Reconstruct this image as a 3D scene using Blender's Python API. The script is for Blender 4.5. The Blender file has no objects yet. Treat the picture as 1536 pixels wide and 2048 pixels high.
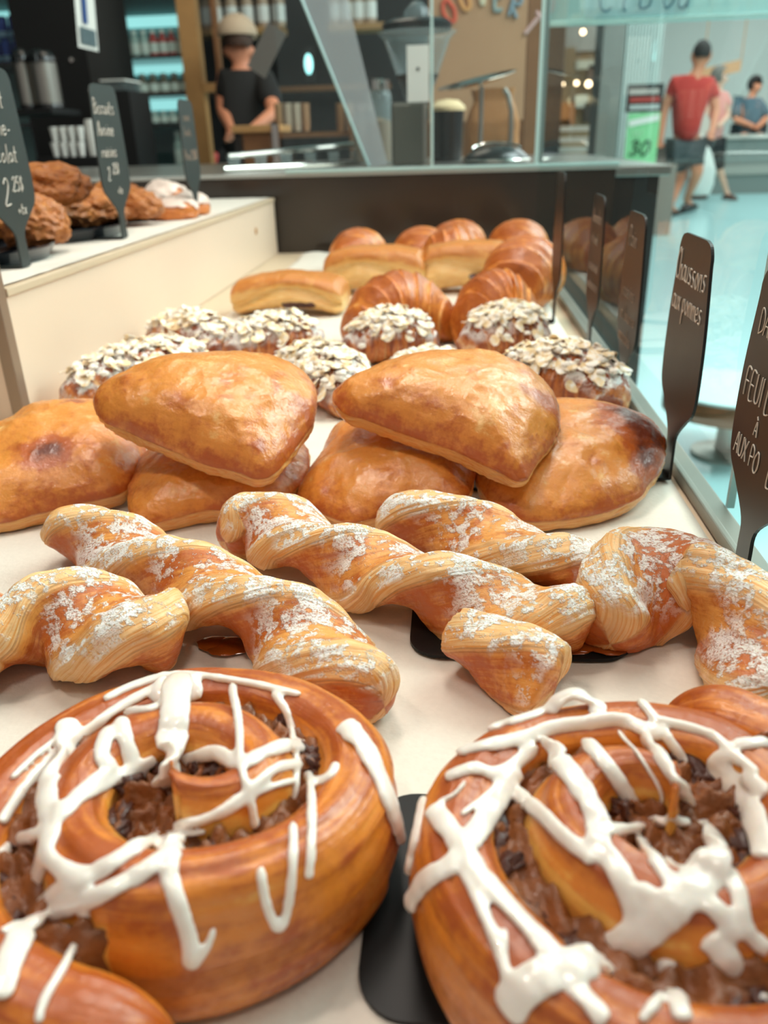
import bpy, bmesh, math, random
import numpy as np
from mathutils import Vector, Matrix, noise
from mathutils.bvhtree import BVHTree
random.seed(7)
PI = math.pi
SC = bpy.context.scene
COL = SC.collection
# ------------------------------------------------------------------ camera
F = 1600.0; CZ = .21
_dy = Vector((137, 749, F)).normalized()
_t = -(137*137+749*749+F*F)/(137+749*.03)
_dx = -Vector((137+_t, 749+.03*_t, F)).normalized()
_dz = _dx.cross(_dy)
if _dz.y < 0: _dz = -_dz
def to_world(c):                       # (right, up, forward) -> world
    c = Vector(c); return Vector((_dx.dot(c), _dy.dot(c), _dz.dot(c)))
CAMP = Vector((0, 0, CZ))
def ray(px, py): return to_world((px-768, 1024-py, F))
def at(px, py, z=0.0):
    r = ray(px, py); return CAMP + r*((z-CZ)/r.z)
def atX(px, py, X):
    r = ray(px, py); return CAMP + r*(X/r.x)
def atY(px, py, Y):
    r = ray(px, py); return CAMP + r*(Y/r.y)
def atP(px, py, p0, n):
    r = ray(px, py); return CAMP + r*((p0-CAMP).dot(n)/r.dot(n))
DOWN = to_world((0, 0, 1))
def depth(p): return (Vector(p)-CAMP).dot(DOWN)
cam = bpy.data.cameras.new('camera'); camo = bpy.data.objects.new('camera', cam); COL.objects.link(camo)
rx, ru, rf = to_world((1, 0, 0)), to_world((0, 1, 0)), to_world((0, 0, 1))
camo.matrix_world = Matrix(((rx.x, ru.x, -rf.x, 0), (rx.y, ru.y, -rf.y, 0), (rx.z, ru.z, -rf.z, CZ), (0, 0, 0, 1)))
cam.sensor_fit = 'HORIZONTAL'; cam.sensor_width = 36; cam.lens = 36*F/1536
cam.clip_start = .01; cam.clip_end = 60
cam.dof.use_dof = True; cam.dof.focus_distance = .37; cam.dof.aperture_fstop = 13.0
SC.camera = camo
SC.view_settings.view_transform = 'Standard'; SC.view_settings.look = 'None'
SC.view_settings.gamma = 1; SC.view_settings.use_curve_mapping = False
SC.view_settings.exposure = -0.10
# ------------------------------------------------------------------ world + lights
W = bpy.data.worlds.new('world'); SC.world = W; W.use_nodes = True
W.node_tree.nodes['Background'].inputs[0].default_value = (1.0, .95, .90, 1)
W.node_tree.nodes['Background'].inputs[1].default_value = .26
def area(name, loc, size, power, color, target, sy=None, spread=PI):
    l = bpy.data.lights.new(name, 'AREA'); l.shape = 'RECTANGLE'; l.size = size; l.size_y = sy or size
    l.energy = power; l.color = color; l.spread = spread
    o = bpy.data.objects.new(name, l); COL.objects.link(o); o.location = loc
    o.rotation_euler = (Vector(target)-Vector(loc)).to_track_quat('-Z', 'Y').to_euler()
    return o
area('case_lamp', (-.10, .80, 1.15), .20, 8.6, (1, .90, .80), (-.1, .6, 0), sy=.8)
area('ceiling_spot', (-.9, .1, 1.9), .12, 9.0, (1, .89, .78), (0, .3, 0))
area('ceiling_spot', (.55, 1.5, 1.9), .12, 5.5, (1, .92, .82), (0, .5, 0))
area('ceiling_spot', (.25, -.5, 1.9), .25, 7.0, (1, .92, .82), (0, .4, 0))
area('mall_ceiling_light', (4.2, 7.5, 2.45), 5.5, 620, (.93, 1.0, .98), (4.2, 7.5, 0), sy=13)
area('mall_near_light', (2.2, 1.8, 2.3), 1.6, 130, (.84, 1.0, .99), (1.6, 2.2, -.6), sy=2.5)
area('hall_fill_light', (5.6, 13.6, 2.35), 5, 38, (1, .95, .90), (5.6, 17, .9), sy=.6)  # added fill without a fixture, brightens the slat screen and far hall
area('kitchen_light', (-.8, 3.4, 2.2), 1.2, 18, (1, .85, .68), (-.6, 4.2, .3), sy=1.2)
# ------------------------------------------------------------------ helpers
def tag(o, label=None, cat=None, group=None, kind=None):
    if label: o['label'] = label
    if cat: o['category'] = cat
    if group: o['group'] = group
    if kind: o['kind'] = kind
    return o
def empty(name, loc, label, cat, group=None, rz=0):
    o = bpy.data.objects.new(name, None); COL.objects.link(o); o.location = loc; o.rotation_euler = (0, 0, rz)
    o.empty_display_size = .02
    return tag(o, label, cat, group)
def link(name, me, mat=None, parent=None, world=True):
    o = bpy.data.objects.new(name, me); COL.objects.link(o)
    if mat:
        me.materials.clear()
        for m in (mat if isinstance(mat, (list, tuple)) else [mat]): me.materials.append(m)
    if parent:
        o.parent = parent
        if world:                       # mesh given in world coordinates: bring it into the parent's frame
            bpy.context.view_layer.update() if False else None
            M = Matrix.LocRotScale(parent.location, parent.rotation_euler, None)
            if parent.parent: M = Matrix.LocRotScale(parent.parent.location, parent.parent.rotation_euler, None) @ M
            me.transform(M.inverted())
    return o
def recentre(o):
    """put a top-level mesh's origin at the middle of its base"""
    me = o.data; n = len(me.vertices); a = np.empty(n*3); me.vertices.foreach_get('co', a); a = a.reshape(-1, 3)
    c = Vector(((a[:, 0].min()+a[:, 0].max())/2, (a[:, 1].min()+a[:, 1].max())/2, a[:, 2].min()))
    me.transform(Matrix.Translation(-c)); o.location = c
    return o
def mesh_np(name, V, Fc, smooth=True, attrs=None):
    me = bpy.data.meshes.new(name); me.from_pydata([tuple(v) for v in V], [], [tuple(f) for f in Fc]); me.update()
    if smooth: me.polygons.foreach_set('use_smooth', [True]*len(me.polygons))
    for k, a in (attrs or {}).items():
        a = np.asarray(a, dtype=float)
        if a.ndim == 1:
            at_ = me.attributes.new(k, 'FLOAT', 'POINT'); at_.data.foreach_set('value', a)
        else:
            at_ = me.attributes.new(k, 'FLOAT_VECTOR', 'POINT'); at_.data.foreach_set('vector', a.reshape(-1))
    return me
class MB:
    """collects simple solids into ONE mesh"""
    def __init__(s): s.bm = bmesh.new()
    def _m(s, n0, M):
        s.bm.verts.ensure_lookup_table()
        for v in list(s.bm.verts)[n0:]: v.co = M @ v.co
    def box(s, a, b, bev=0):
        a = Vector(a); b = Vector(b); c = (a+b)/2; d = b-a
        r = bmesh.ops.create_cube(s.bm, size=1)
        for v in r['verts']: v.co = Vector((v.co.x*d.x, v.co.y*d.y, v.co.z*d.z))+c
        if bev:
            es = {e for v in r['verts'] for e in v.link_edges}
            bmesh.ops.bevel(s.bm, geom=list(es), offset=bev, segments=2, profile=.6, affect='EDGES')
        return s
    def obox(s, c, ax, ay, az):          # oriented box, half-axes
        c = Vector(c); r = bmesh.ops.create_cube(s.bm, size=2)
        for v in r['verts']: v.co = c+Vector(ax)*v.co.x+Vector(ay)*v.co.y+Vector(az)*v.co.z
        return s
    def lathe(s, prof, c=(0, 0, 0), n=32, axis=None):
        c = Vector(c); R = Matrix.Identity(3)
        if axis is not None: R = Vector((0, 0, 1)).rotation_difference(Vector(axis)).to_matrix()
        rings = []
        for (r, z) in prof:
            if r < 1e-6: rings.append([s.bm.verts.new(c+R@Vector((0, 0, z)))])
            else: rings.append([s.bm.verts.new(c+R@Vector((r*math.cos(2*PI*i/n), r*math.sin(2*PI*i/n), z))) for i in range(n)])
        for A, B in zip(rings, rings[1:]):
            for i in range(n):
                j = (i+1) % n
                if len(A) == 1 and len(B) == 1: continue
                if len(A) == 1: s.bm.faces.new((A[0], B[i], B[j]))
                elif len(B) == 1: s.bm.faces.new((A[i], A[j], B[0]))
                else: s.bm.faces.new((A[i], A[j], B[j], B[i]))
        return s
    def tube(s, pts, r, n=8, caps=True):
        pts = [Vector(p) for p in pts]; rs = r if isinstance(r, (list, tuple)) else [r]*len(pts)
        up = None; rings = []
        for i, p in enumerate(pts):
            t = (pts[min(i+1, len(pts)-1)]-pts[max(i-1, 0)]).normalized()
            if up is None: up = t.orthogonal().normalized()
            up = (up-t*up.dot(t))
            if up.length < 1e-6: up = t.orthogonal()
            up.normalize(); sd = t.cross(up)
            rings.append([s.bm.verts.new(p+(up*math.cos(2*PI*k/n)+sd*math.sin(2*PI*k/n))*rs[i]) for k in range(n)])
        for A, B in zip(rings, rings[1:]):
            for i in range(n): s.bm.faces.new((A[i], A[(i+1) % n], B[(i+1) % n], B[i]))
        if caps: s.bm.faces.new(rings[0][::-1]); s.bm.faces.new(rings[-1])
        return s
    def ball(s, c, r, sc=(1, 1, 1), sub=3, nz=0, fr=30, seed=0):
        q = bmesh.ops.create_icosphere(s.bm, subdivisions=sub, radius=1)
        for v in q['verts']:
            d = 1+(nz*noise.fractal(v.co*fr*r+Vector((seed, seed*2, 0)), 1, 2, 3) if nz else 0)
            v.co = Vector((v.co.x*sc[0], v.co.y*sc[1], v.co.z*sc[2]))*r*d+Vector(c)
        return s
    def prism(s, poly, h, M=None):       # polygon in xy, extruded by h along z, then M
        M = M or Matrix.Identity(4)
        A = [s.bm.verts.new(M@Vector((x, y, 0))) for x, y in poly]; B = [s.bm.verts.new(M@Vector((x, y, h))) for x, y in poly]
        n = len(poly)
        s.bm.faces.new(A[::-1]); s.bm.faces.new(B)
        for i in range(n): s.bm.faces.new((A[i], A[(i+1) % n], B[(i+1) % n], B[i]))
        return s
    def build(s, name, mat, parent=None, smooth=False, world=True):
        bmesh.ops.recalc_face_normals(s.bm, faces=s.bm.faces)
        me = bpy.data.meshes.new(name); s.bm.to_mesh(me); s.bm.free()
        if smooth:
            me.polygons.foreach_set('use_smooth', [True]*len(me.polygons))
            try: me.set_sharp_from_angle(angle=math.radians(38))
            except Exception: pass
        o = link(name, me, mat, parent, world)
        if parent is None: recentre(o)
        return o
def catmull(P, n, closed=False):
    P = np.array([tuple(p) for p in P], float); m = len(P); out = []
    segs = m if closed else m-1
    ts = np.linspace(0, segs, n, endpoint=not closed)
    for t in ts:
        i = min(int(t), segs-1); f = t-i
        g = (lambda k: P[k % m]) if closed else (lambda k: P[min(max(k, 0), m-1)])
        a, b, c, d = g(i-1), g(i), g(i+1), g(i+2)
        out.append(.5*((2*b)+(-a+c)*f+(2*a-5*b+4*c-d)*f*f+(-a+3*b-3*c+d)*f**3))
    return np.array(out)
def grid_faces(nu, nv, wrap_v=True):
    f = []
    for i in range(nu-1):
        for j in range(nv if wrap_v else nv-1):
            k = (j+1) % nv; f.append((i*nv+j, i*nv+k, (i+1)*nv+k, (i+1)*nv+j))
    return f
def sstep(a, b, x): 
    t = np.clip((x-a)/(b-a), 0, 1); return t*t*(3-2*t)
def nz3(p, s, o=0, oct=3):
    return noise.fractal(Vector((p[0]*s+o, p[1]*s+o*1.7, p[2]*s-o)), 1.0, 2.0, oct)
def fnormals(V, Fc):
    V = np.asarray(V); Fc = np.asarray([f if len(f) == 4 else (f[0], f[1], f[2], f[2]) for f in Fc]); N = np.zeros_like(V)
    n = np.cross(V[Fc[:, 2]]-V[Fc[:, 0]], V[Fc[:, 3]]-V[Fc[:, 1]])
    for k in range(4): np.add.at(N, Fc[:, k], n)
    return N/np.maximum(np.linalg.norm(N, axis=1)[:, None], 1e-12)
# ------------------------------------------------------------------ materials
def nm(name):
    m = bpy.data.materials.new(name); m.use_nodes = True; nt = m.node_tree
    return m, nt, nt.nodes['Principled BSDF']
def lin(h):
    h = h.lstrip('#'); v = [int(h[i:i+2], 16)/255 for i in (0, 2, 4)]
    return tuple((c/12.92 if c <= .04045 else ((c+.055)/1.055)**2.4) for c in v)+(1,)
def setp(b, **k):
    N = {'rough': 'Roughness', 'metal': 'Metallic', 'spec': 'Specular IOR Level', 'coat': 'Coat Weight', 'coatr': 'Coat Roughness', 'sss': 'Subsurface Weight', 'trans': 'Transmission Weight', 'ior': 'IOR', 'estr': 'Emission Strength'}
    for a, v in k.items(): b.inputs[N[a]].default_value = v
def flat(name, hexc, rough=.5, metal=0, bump=0, bs=200, var=0, coat=0, emit=0, vs=None):
    m, nt, b = nm(name); c = lin(hexc); b.inputs['Base Color'].default_value = c; setp(b, rough=rough, metal=metal, coat=coat)
    if emit: b.inputs['Emission Color'].default_value = c; b.inputs['Emission Strength'].default_value = emit
    tc = nt.nodes.new('ShaderNodeTexCoord')
    if bump or var:
        n = nt.nodes.new('ShaderNodeTexNoise'); n.inputs['Scale'].default_value = bs; n.inputs['Detail'].default_value = 4
        nt.links.new(tc.outputs['Object'], n.inputs['Vector'])
        if bump:
            bp = nt.nodes.new('ShaderNodeBump'); bp.inputs['Strength'].default_value = bump; bp.inputs['Distance'].default_value = .001
            nt.links.new(n.outputs['Fac'], bp.inputs['Height']); nt.links.new(bp.outputs[0], b.inputs['Normal'])
        if var:
            n2 = nt.nodes.new('ShaderNodeTexNoise'); n2.inputs['Scale'].default_value = vs or bs*.2; n2.inputs['Detail'].default_value = 3
            nt.links.new(tc.outputs['Object'], n2.inputs['Vector'])
            mx = nt.nodes.new('ShaderNodeMix'); mx.data_type = 'RGBA'
            mx.inputs[6].default_value = tuple(x*(1-var) for x in c[:3])+(1,); mx.inputs[7].default_value = tuple(min(1, x*(1+var)) for x in c[:3])+(1,)
            nt.links.new(n2.outputs['Fac'], mx.inputs[0]); nt.links.new(mx.outputs[2], b.inputs['Base Color'])
    return m
def glass(name, tint=(.93, .99, .98), ior=1.45, haze=0.0, hazec=(.8, .95, .95)):
    m = bpy.data.materials.new(name); m.use_nodes = True; nt = m.node_tree; nt.nodes.clear()
    out = nt.nodes.new('ShaderNodeOutputMaterial'); t = nt.nodes.new('ShaderNodeBsdfTransparent'); g = nt.nodes.new('ShaderNodeBsdfGlossy')
    t.inputs[0].default_value = tint+(1,); g.inputs['Roughness'].default_value = .01
    lw = nt.nodes.new('ShaderNodeLayerWeight'); lw.inputs[0].default_value = .5; ge = nt.nodes.new('ShaderNodeNewGeometry')
    pw = nt.nodes.new('ShaderNodeMath'); pw.operation = 'POWER'; pw.inputs[1].default_value = 5; nt.links.new(lw.outputs['Facing'], pw.inputs[0])
    ma = nt.nodes.new('ShaderNodeMath'); ma.operation = 'MULTIPLY_ADD'; f0 = ((ior-1)/(ior+1))**2; ma.inputs[1].default_value = (1-f0)*.55; ma.inputs[2].default_value = f0; nt.links.new(pw.outputs[0], ma.inputs[0])
    iv = nt.nodes.new('ShaderNodeMath'); iv.operation = 'SUBTRACT'; iv.inputs[0].default_value = 1; nt.links.new(ge.outputs['Backfacing'], iv.inputs[1])
    fr = nt.nodes.new('ShaderNodeMath'); fr.operation = 'MULTIPLY'; nt.links.new(ma.outputs[0], fr.inputs[0]); nt.links.new(iv.outputs[0], fr.inputs[1]); mx = nt.nodes.new('ShaderNodeMixShader')
    nt.links.new(fr.outputs[0], mx.inputs[0]); nt.links.new(t.outputs[0], mx.inputs[1]); nt.links.new(g.outputs[0], mx.inputs[2])
    last = mx
    if haze:
        d = nt.nodes.new('ShaderNodeBsdfDiffuse'); d.inputs[0].default_value = hazec+(1,); tr = nt.nodes.new('ShaderNodeBsdfTranslucent'); tr.inputs[0].default_value = hazec+(1,)
        a = nt.nodes.new('ShaderNodeMixShader'); a.inputs[0].default_value = .5; nt.links.new(d.outputs[0], a.inputs[1]); nt.links.new(tr.outputs[0], a.inputs[2])
        m2 = nt.nodes.new('ShaderNodeMixShader'); m2.inputs[0].default_value = haze
        nt.links.new(mx.outputs[0], m2.inputs[1]); nt.links.new(a.outputs[0], m2.inputs[2]); last = m2
    nt.links.new(last.outputs[0], out.inputs[0])
    return m
def dough(name, pale, mid, dark, burnt=None, sugar=0.0, gloss=.35, streak=1.0, scale=45, lump=.5, coat=.4, sugar_scale=130):
    """baked pastry: 'pale' where the attribute 'side' is 1 (cut laminated edges), toasted elsewhere; streaks run along attribute 'st'"""
    m, nt, b = nm(name); L = nt.links.new; nn = nt.nodes.new
    tc = nn('ShaderNodeTexCoord'); co = tc.outputs['Object']
    def noi(s, d=4, vec=co, r=.55):
        n = nn('ShaderNodeTexNoise'); n.inputs['Scale'].default_value = s; n.inputs['Detail'].default_value = d; n.inputs['Roughness'].default_value = r
        L(vec, n.inputs['Vector']); return n.outputs['Fac']
    def attr(a, o='Fac'):
        n = nn('ShaderNodeAttribute'); n.attribute_name = a; return n.outputs[o]
    def mth(op, a, c=None, clamp=False):
        n = nn('ShaderNodeMath'); n.operation = op; n.use_clamp = clamp
        for i, v in enumerate((a, c)):
            if v is None: continue
            if isinstance(v, (int, float)): n.inputs[i].default_value = v
            else: L(v, n.inputs[i])
        return n.outputs[0]
    def rng(v, a, c, d=0, e=1):
        n = nn('ShaderNodeMapRange'); n.interpolation_type = 'SMOOTHSTEP'
        for i, x in enumerate((a, c, d, e)): n.inputs[i+1].default_value = x
        L(v, n.inputs[0]); return n.outputs[0]
    def mix(f, a, c):
        n = nn('ShaderNodeMix'); n.data_type = 'RGBA'
        if isinstance(f, (int, float)): n.inputs[0].default_value = f
        else: L(f, n.inputs[0])
        for i, v in ((6, a), (7, c)):
            if isinstance(v, tuple): n.inputs[i].default_value = v
            else: L(v, n.inputs[i])
        return n.outputs[2]
    big = noi(scale, 3); fine = noi(scale*9, 4); st = noi(1.0, 4, attr('st', 'Vector'), .6)
    toast = attr('toast'); side = attr('side')
    med = noi(scale*2.7, 4)
    f = mth('ADD', mth('MULTIPLY', big, .50), mth('ADD', mth('MULTIPLY', fine, .20), mth('MULTIPLY', med, .30)))
    f = mth('ADD', f, mth('MULTIPLY', mth('SUBTRACT', st, .5), .9*streak))
    f = mth('ADD', f, toast)
    c = mix(rng(f, .30, .48), lin(pale), lin(mid)); c = mix(rng(f, .50, .72), c, lin(dark))
    if burnt: c = mix(rng(f, .76, 1.12), c, lin(burnt))
    sf = mth('MULTIPLY', side, rng(st, .25, .75, .55, 1.0)); c2 = mix(rng(st, .40, .66), lin(pale), lin(mid))
    c = mix(sf, c, c2)
    bump_h = mth('ADD', mth('MULTIPLY', fine, .35), mth('MULTIPLY', st, 1.1*streak+.01)); bump_h = mth('ADD', bump_h, mth('MULTIPLY', noi(scale*3.2, 3), lump))
    rough = rng(fine, .35, .7, gloss, gloss+.3)
    if sugar:
        ge = nn('ShaderNodeNewGeometry'); sx = nn('ShaderNodeSeparateXYZ'); L(ge.outputs['Normal'], sx.inputs[0])
        up = rng(sx.outputs['Z'], .05, .75)
        sa = attr('sugar')
        cl = rng(mth('ADD', mth('MULTIPLY', noi(sugar_scale*.35, 3), .55), mth('MULTIPLY', noi(sugar_scale*1.4, 5, r=.7), .55)), .605-.13*sugar, .65-.11*sugar)
        gr = rng(mth('ADD', mth('MULTIPLY', noi(sugar_scale*7, 3), .8), mth('MULTIPLY', st, .35)), .40, .62)
        gr = mth('MAXIMUM', gr, rng(noi(sugar_scale*.8, 3), .56, .68))
        s = mth('MULTIPLY', mth('MULTIPLY', cl, mth('ADD', mth('MULTIPLY', gr, .85), .22)), up); s = mth('MULTIPLY', s, mth('SUBTRACT', 1.0, sa, True))
        sp = mth('MULTIPLY', rng(noi(sugar_scale*3.2, 2), .66, .70), mth('MULTIPLY', up, mth('SUBTRACT', 1.0, sa, True))); s = mth('MAXIMUM', s, mth('MULTIPLY', sp, .85), True)
        c = mix(s, c, (.96, .94, .90, 1)); rough = mth('ADD', rough, mth('MULTIPLY', s, .6), True)
        bump_h = mth('ADD', bump_h, mth('MULTIPLY', s, mth('ADD', .6, noi(sugar_scale*10, 2))))
        L(mth('MULTIPLY', mth('SUBTRACT', 1.0, s), coat), b.inputs['Coat Weight'])
    else: b.inputs['Coat Weight'].default_value = coat
    bp = nn('ShaderNodeBump'); bp.inputs['Strength'].default_value = .75; bp.inputs['Distance'].default_value = .0009; L(bump_h, bp.inputs['Height'])
    b2 = nn('ShaderNodeBump'); b2.inputs['Strength'].default_value = .55; b2.inputs['Distance'].default_value = .0006; L(noi(620, 3), b2.inputs['Height']); L(bp.outputs[0], b2.inputs['Normal']); L(b2.outputs[0], b.inputs['Coat Normal'])
    L(bp.outputs[0], b.inputs['Normal']); L(c, b.inputs['Base Color']); L(rough, b.inputs['Roughness'])
    b.inputs['Coat Roughness'].default_value = .14; b.inputs['Subsurface Weight'].default_value = .12
    b.inputs['Subsurface Radius'].default_value = (.004, .0018, .0008); b.inputs['Subsurface Scale'].default_value = 1.0
    return m
M = {}
M['chausson'] = dough('puff_pastry_glazed', '#f2c078', '#e08c34', '#b65614', '#6a270b', streak=.35, scale=46, gloss=.38, lump=.7, coat=.7)
M['twist'] = dough('puff_pastry_sugared', '#f3d09a', '#e49a48', '#bd5f1c', '#863812', sugar=.72, streak=.5, scale=48, gloss=.42, lump=.8, coat=.25)
M['roll'] = dough('sweet_roll_dough', '#ecae52', '#db8028', '#ab4f14', '#7a300e', streak=.75, scale=34, gloss=.36, lump=.35, coat=.45)
M['croissant'] = dough('croissant_dough', '#f2b868', '#e08a38', '#b8601f', '#7c340f', streak=.8, scale=30, gloss=.34, lump=.3, coat=.45)
M['almond_croissant'] = dough('almond_croissant_dough', '#e8b880', '#c87434', '#8f4016', '#5c250c', sugar=.75, streak=.7, scale=34, gloss=.4, lump=.5, coat=.3)
M['plainbar'] = dough('folded_pastry_dough', '#f4d390', '#e8ac55', '#c87a2c', streak=.8, scale=30, gloss=.35, lump=.3)
M['filling'] = flat('raisin_cinnamon_filling', '#84491f', .45, bump=1, bs=420, var=.55, coat=.15, vs=120)
M['raisin'] = flat('raisin', '#4a2010', .38, bump=.9, bs=500, coat=.15)
M['almond'] = flat('sliced_almond', '#f1dfbf', .6, bump=.3, bs=400, var=.12)
M['sugar'] = flat('powdered_sugar_clump', '#fbf3e8', .95, bump=.9, bs=900)
m, nt, b = nm('white_icing'); b.inputs['Base Color'].default_value = lin('#f2e6dc'); setp(b, rough=.28, coat=.6, coatr=.12, sss=.35); b.inputs['Subsurface Radius'].default_value = (.0025, .0018, .0012); b.inputs['Subsurface Scale'].default_value = 1
tcn = nt.nodes.new('ShaderNodeTexCoord'); nz_ = nt.nodes.new('ShaderNodeTexNoise'); nz_.inputs['Scale'].default_value = 160; nt.links.new(tcn.outputs['Object'], nz_.inputs['Vector'])
bp_ = nt.nodes.new('ShaderNodeBump'); bp_.inputs['Strength'].default_value = .3; bp_.inputs['Distance'].default_value = .001; nt.links.new(nz_.outputs['Fac'], bp_.inputs['Height']); nt.links.new(bp_.outputs[0], b.inputs['Normal'])
M['icing'] = m
# parchment with soft creases
m, nt, b = nm('baking_parchment'); tcn = nt.nodes.new('ShaderNodeTexCoord')
n1 = nt.nodes.new('ShaderNodeTexNoise'); n1.inputs['Scale'].default_value = 420; n1.inputs['Detail'].default_value = 4
n2 = nt.nodes.new('ShaderNodeTexNoise'); n2.inputs['Scale'].default_value = 26; n2.inputs['Detail'].default_value = 3
for n in (n1, n2): nt.links.new(tcn.outputs['Object'], n.inputs['Vector'])
mx = nt.nodes.new('ShaderNodeMix'); mx.data_type = 'RGBA'; mx.inputs[6].default_value = lin('#d9cec1'); mx.inputs[7].default_value = lin('#e4dacd')
ad = nt.nodes.new('ShaderNodeMath'); ad.operation = 'ADD'; nt.links.new(n1.outputs['Fac'], ad.inputs[0]); nt.links.new(n2.outputs['Fac'], ad.inputs[1])
sb = nt.nodes.new('ShaderNodeMath'); sb.operation = 'SUBTRACT'; sb.inputs[1].default_value = .5; nt.links.new(ad.outputs[0], sb.inputs[0]); nt.links.new(sb.outputs[0], mx.inputs[0])
bp_ = nt.nodes.new('ShaderNodeBump'); bp_.inputs['Strength'].default_value = .35; bp_.inputs['Distance'].default_value = .0008; nt.links.new(ad.outputs[0], bp_.inputs['Height'])
nt.links.new(mx.outputs[2], b.inputs['Base Color']); nt.links.new(bp_.outputs[0], b.inputs['Normal']); setp(b, rough=.62); M['paper'] = m
M['slate'] = flat('black_sign_enamel', '#17120f', .4, bump=.05, bs=60)
M['foot_black'] = flat('satin_black_plate', '#161616', .42, bump=.05, bs=60); M['foot_black'].node_tree.nodes['Principled BSDF'].inputs['Specular IOR Level'].default_value = .22
M['slate_matte'] = flat('slate_grey_sign_enamel', '#2f3634', .5, bump=.05, bs=60)
M['chalk'] = flat('chalk_lettering', '#cfc8bd', .9)
M['chalk_dim'] = flat('pale_brown_lettering', '#a08c7c', .9)
M['cream'] = flat('cream_laminate', '#e6cdb6', .42, var=.03, bs=20)
M['cream_dark'] = flat('beige_laminate', '#cfb89c', .5, var=.05, bs=40)
M['steel'] = flat('brushed_steel', '#a8a49c', .32, metal=.9, bump=.1, bs=300)
M['steel_bright'] = flat('polished_steel', '#d8d4cc', .12, metal=1)
M['rail'] = flat('grey_metal_rail', '#8d8a80', .4, metal=.6)
M['trim'] = flat('brown_metal_trim', '#9b8674', .35, metal=.5)
M['dark'] = flat('dark_laminate', '#2b2724', .35, var=.2, bs=30)
M['darkpanel'] = flat('charcoal_panel', '#332d28', .16, var=.25, bs=14)
M['black'] = flat('black_paint', '#0e0c0b', .5)
M['blackpl'] = flat('black_plastic', '#141313', .25, coat=.2)
M['wood'] = flat('light_wood', '#b0824f', .5, var=.2, bs=60)
M['woodd'] = flat('brown_wood', '#7d5230', .5, var=.25, bs=50)
M['kraft'] = flat('kraft_board', '#b08562', .75, var=.1, bs=30)
M['white'] = flat('white_paper', '#eeeae2', .6)
M['glass'] = glass('case_glass', (.95, 1, .99), 1.5)
M['acrylic'] = glass('clear_acrylic', (.95, .97, .97), 1.45, haze=.014)
M['acrylic_haze'] = glass('smudged_acrylic', (.9, .92, .93), 1.45, haze=.3, hazec=(.85, .86, .88))
M['edge'] = flat('acrylic_edge', '#bcdad8', .25)
M['thin_glass'] = glass('thin_clear_plastic', (.92, .93, .93), 1.4, haze=.12)
# ------------------------------------------------------------------ display case (structure of the counter)
case = empty('display_case', (-.1, 1.0, -.65), 'glass bakery display case with parchment-lined shelf holding the pastries', 'display case')
MB().box((-.80, -.25, -.03), (.150, 1.735, -.0012)).build('shelf_deck', M['cream_dark'], case)
MB().box((-.80, -.25, -.65), (.168, 1.735, -.031)).build('cabinet_base', M['dark'], case)
mb = MB(); mb.box((.1525, -.25, -.03), (.1665, 1.733, .004), .0015); mb.box((.1500, -.25, -.001), (.1545, 1.733, .0075), .0012)
mb.build('steel_rail', M['rail'], case)
MB().box((-.80, 1.735, -.65), (.320, 1.757, .146)).build('back_panel', M['darkpanel'], case)
mb = MB(); mb.box((-.80, 1.730, .146), (.325, 1.765, .153), .002)
mb.build('top_ledge', flat('grey_ledge', '#a9aaa4', .35), case)
MB().box((-.335, 1.727, .1535), (.325, 1.737, .1595), .001).build('acrylic_channel', M['edge'], case)
# side glass in two panes with a bright polished joint
MB().box((.1685, .4605, .001), (.1725, 1.728, .60)).build('glass_pane', M['glass'], case)
MB().box((.1685, -.25, .001), (.1725, .4565, .60)).build('glass_pane', M['glass'], case)
MB().box((.1684, .4567, .001), (.1726, .4603, .60)).build('glass_joint', M['edge'], case)
# parchment sheets
def paper(name, x0, x1, y0, y1, z, seed, label, corner=None):
    nu, nv = 50, 90; V = []
    for i in range(nu):
        for j in range(nv):
            u, v = i/(nu-1), j/(nv-1); x = x0+(x1-x0)*u; y = y0+(y1-y0)*v
            w = .0009*(noise.noise(Vector((x*14, y*9, seed)))+1)+.0004*(noise.noise(Vector((x*50, y*40, seed)))+1)
            if corner: w += corner(x, y)
            V.append((x, y, z+w*min(1, 8*min(u, 1-u)+.4)))
    me = mesh_np(name, V, grid_faces(nu, nv, False)); o = link(name, me, M['paper'])
    s = o.modifiers.new('thickness', 'SOLIDIFY'); s.thickness = .0003; s.offset = 1
    recentre(o); tag(o, label, 'baking paper'); return o
paper('parchment_sheet', -.345, .1465, -.12, .93, -.0006, 3, 'large cream parchment sheet under the sugared twists and iced rolls')
paper('parchment_sheet', -.300, .132, .90, 1.66, .0012, 9, 'white parchment sheet at the back of the shelf under the plain croissants', lambda x, y: .012*max(0, (y-1.60)/.06)*max(0, (-.2-x)/.1))
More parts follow.
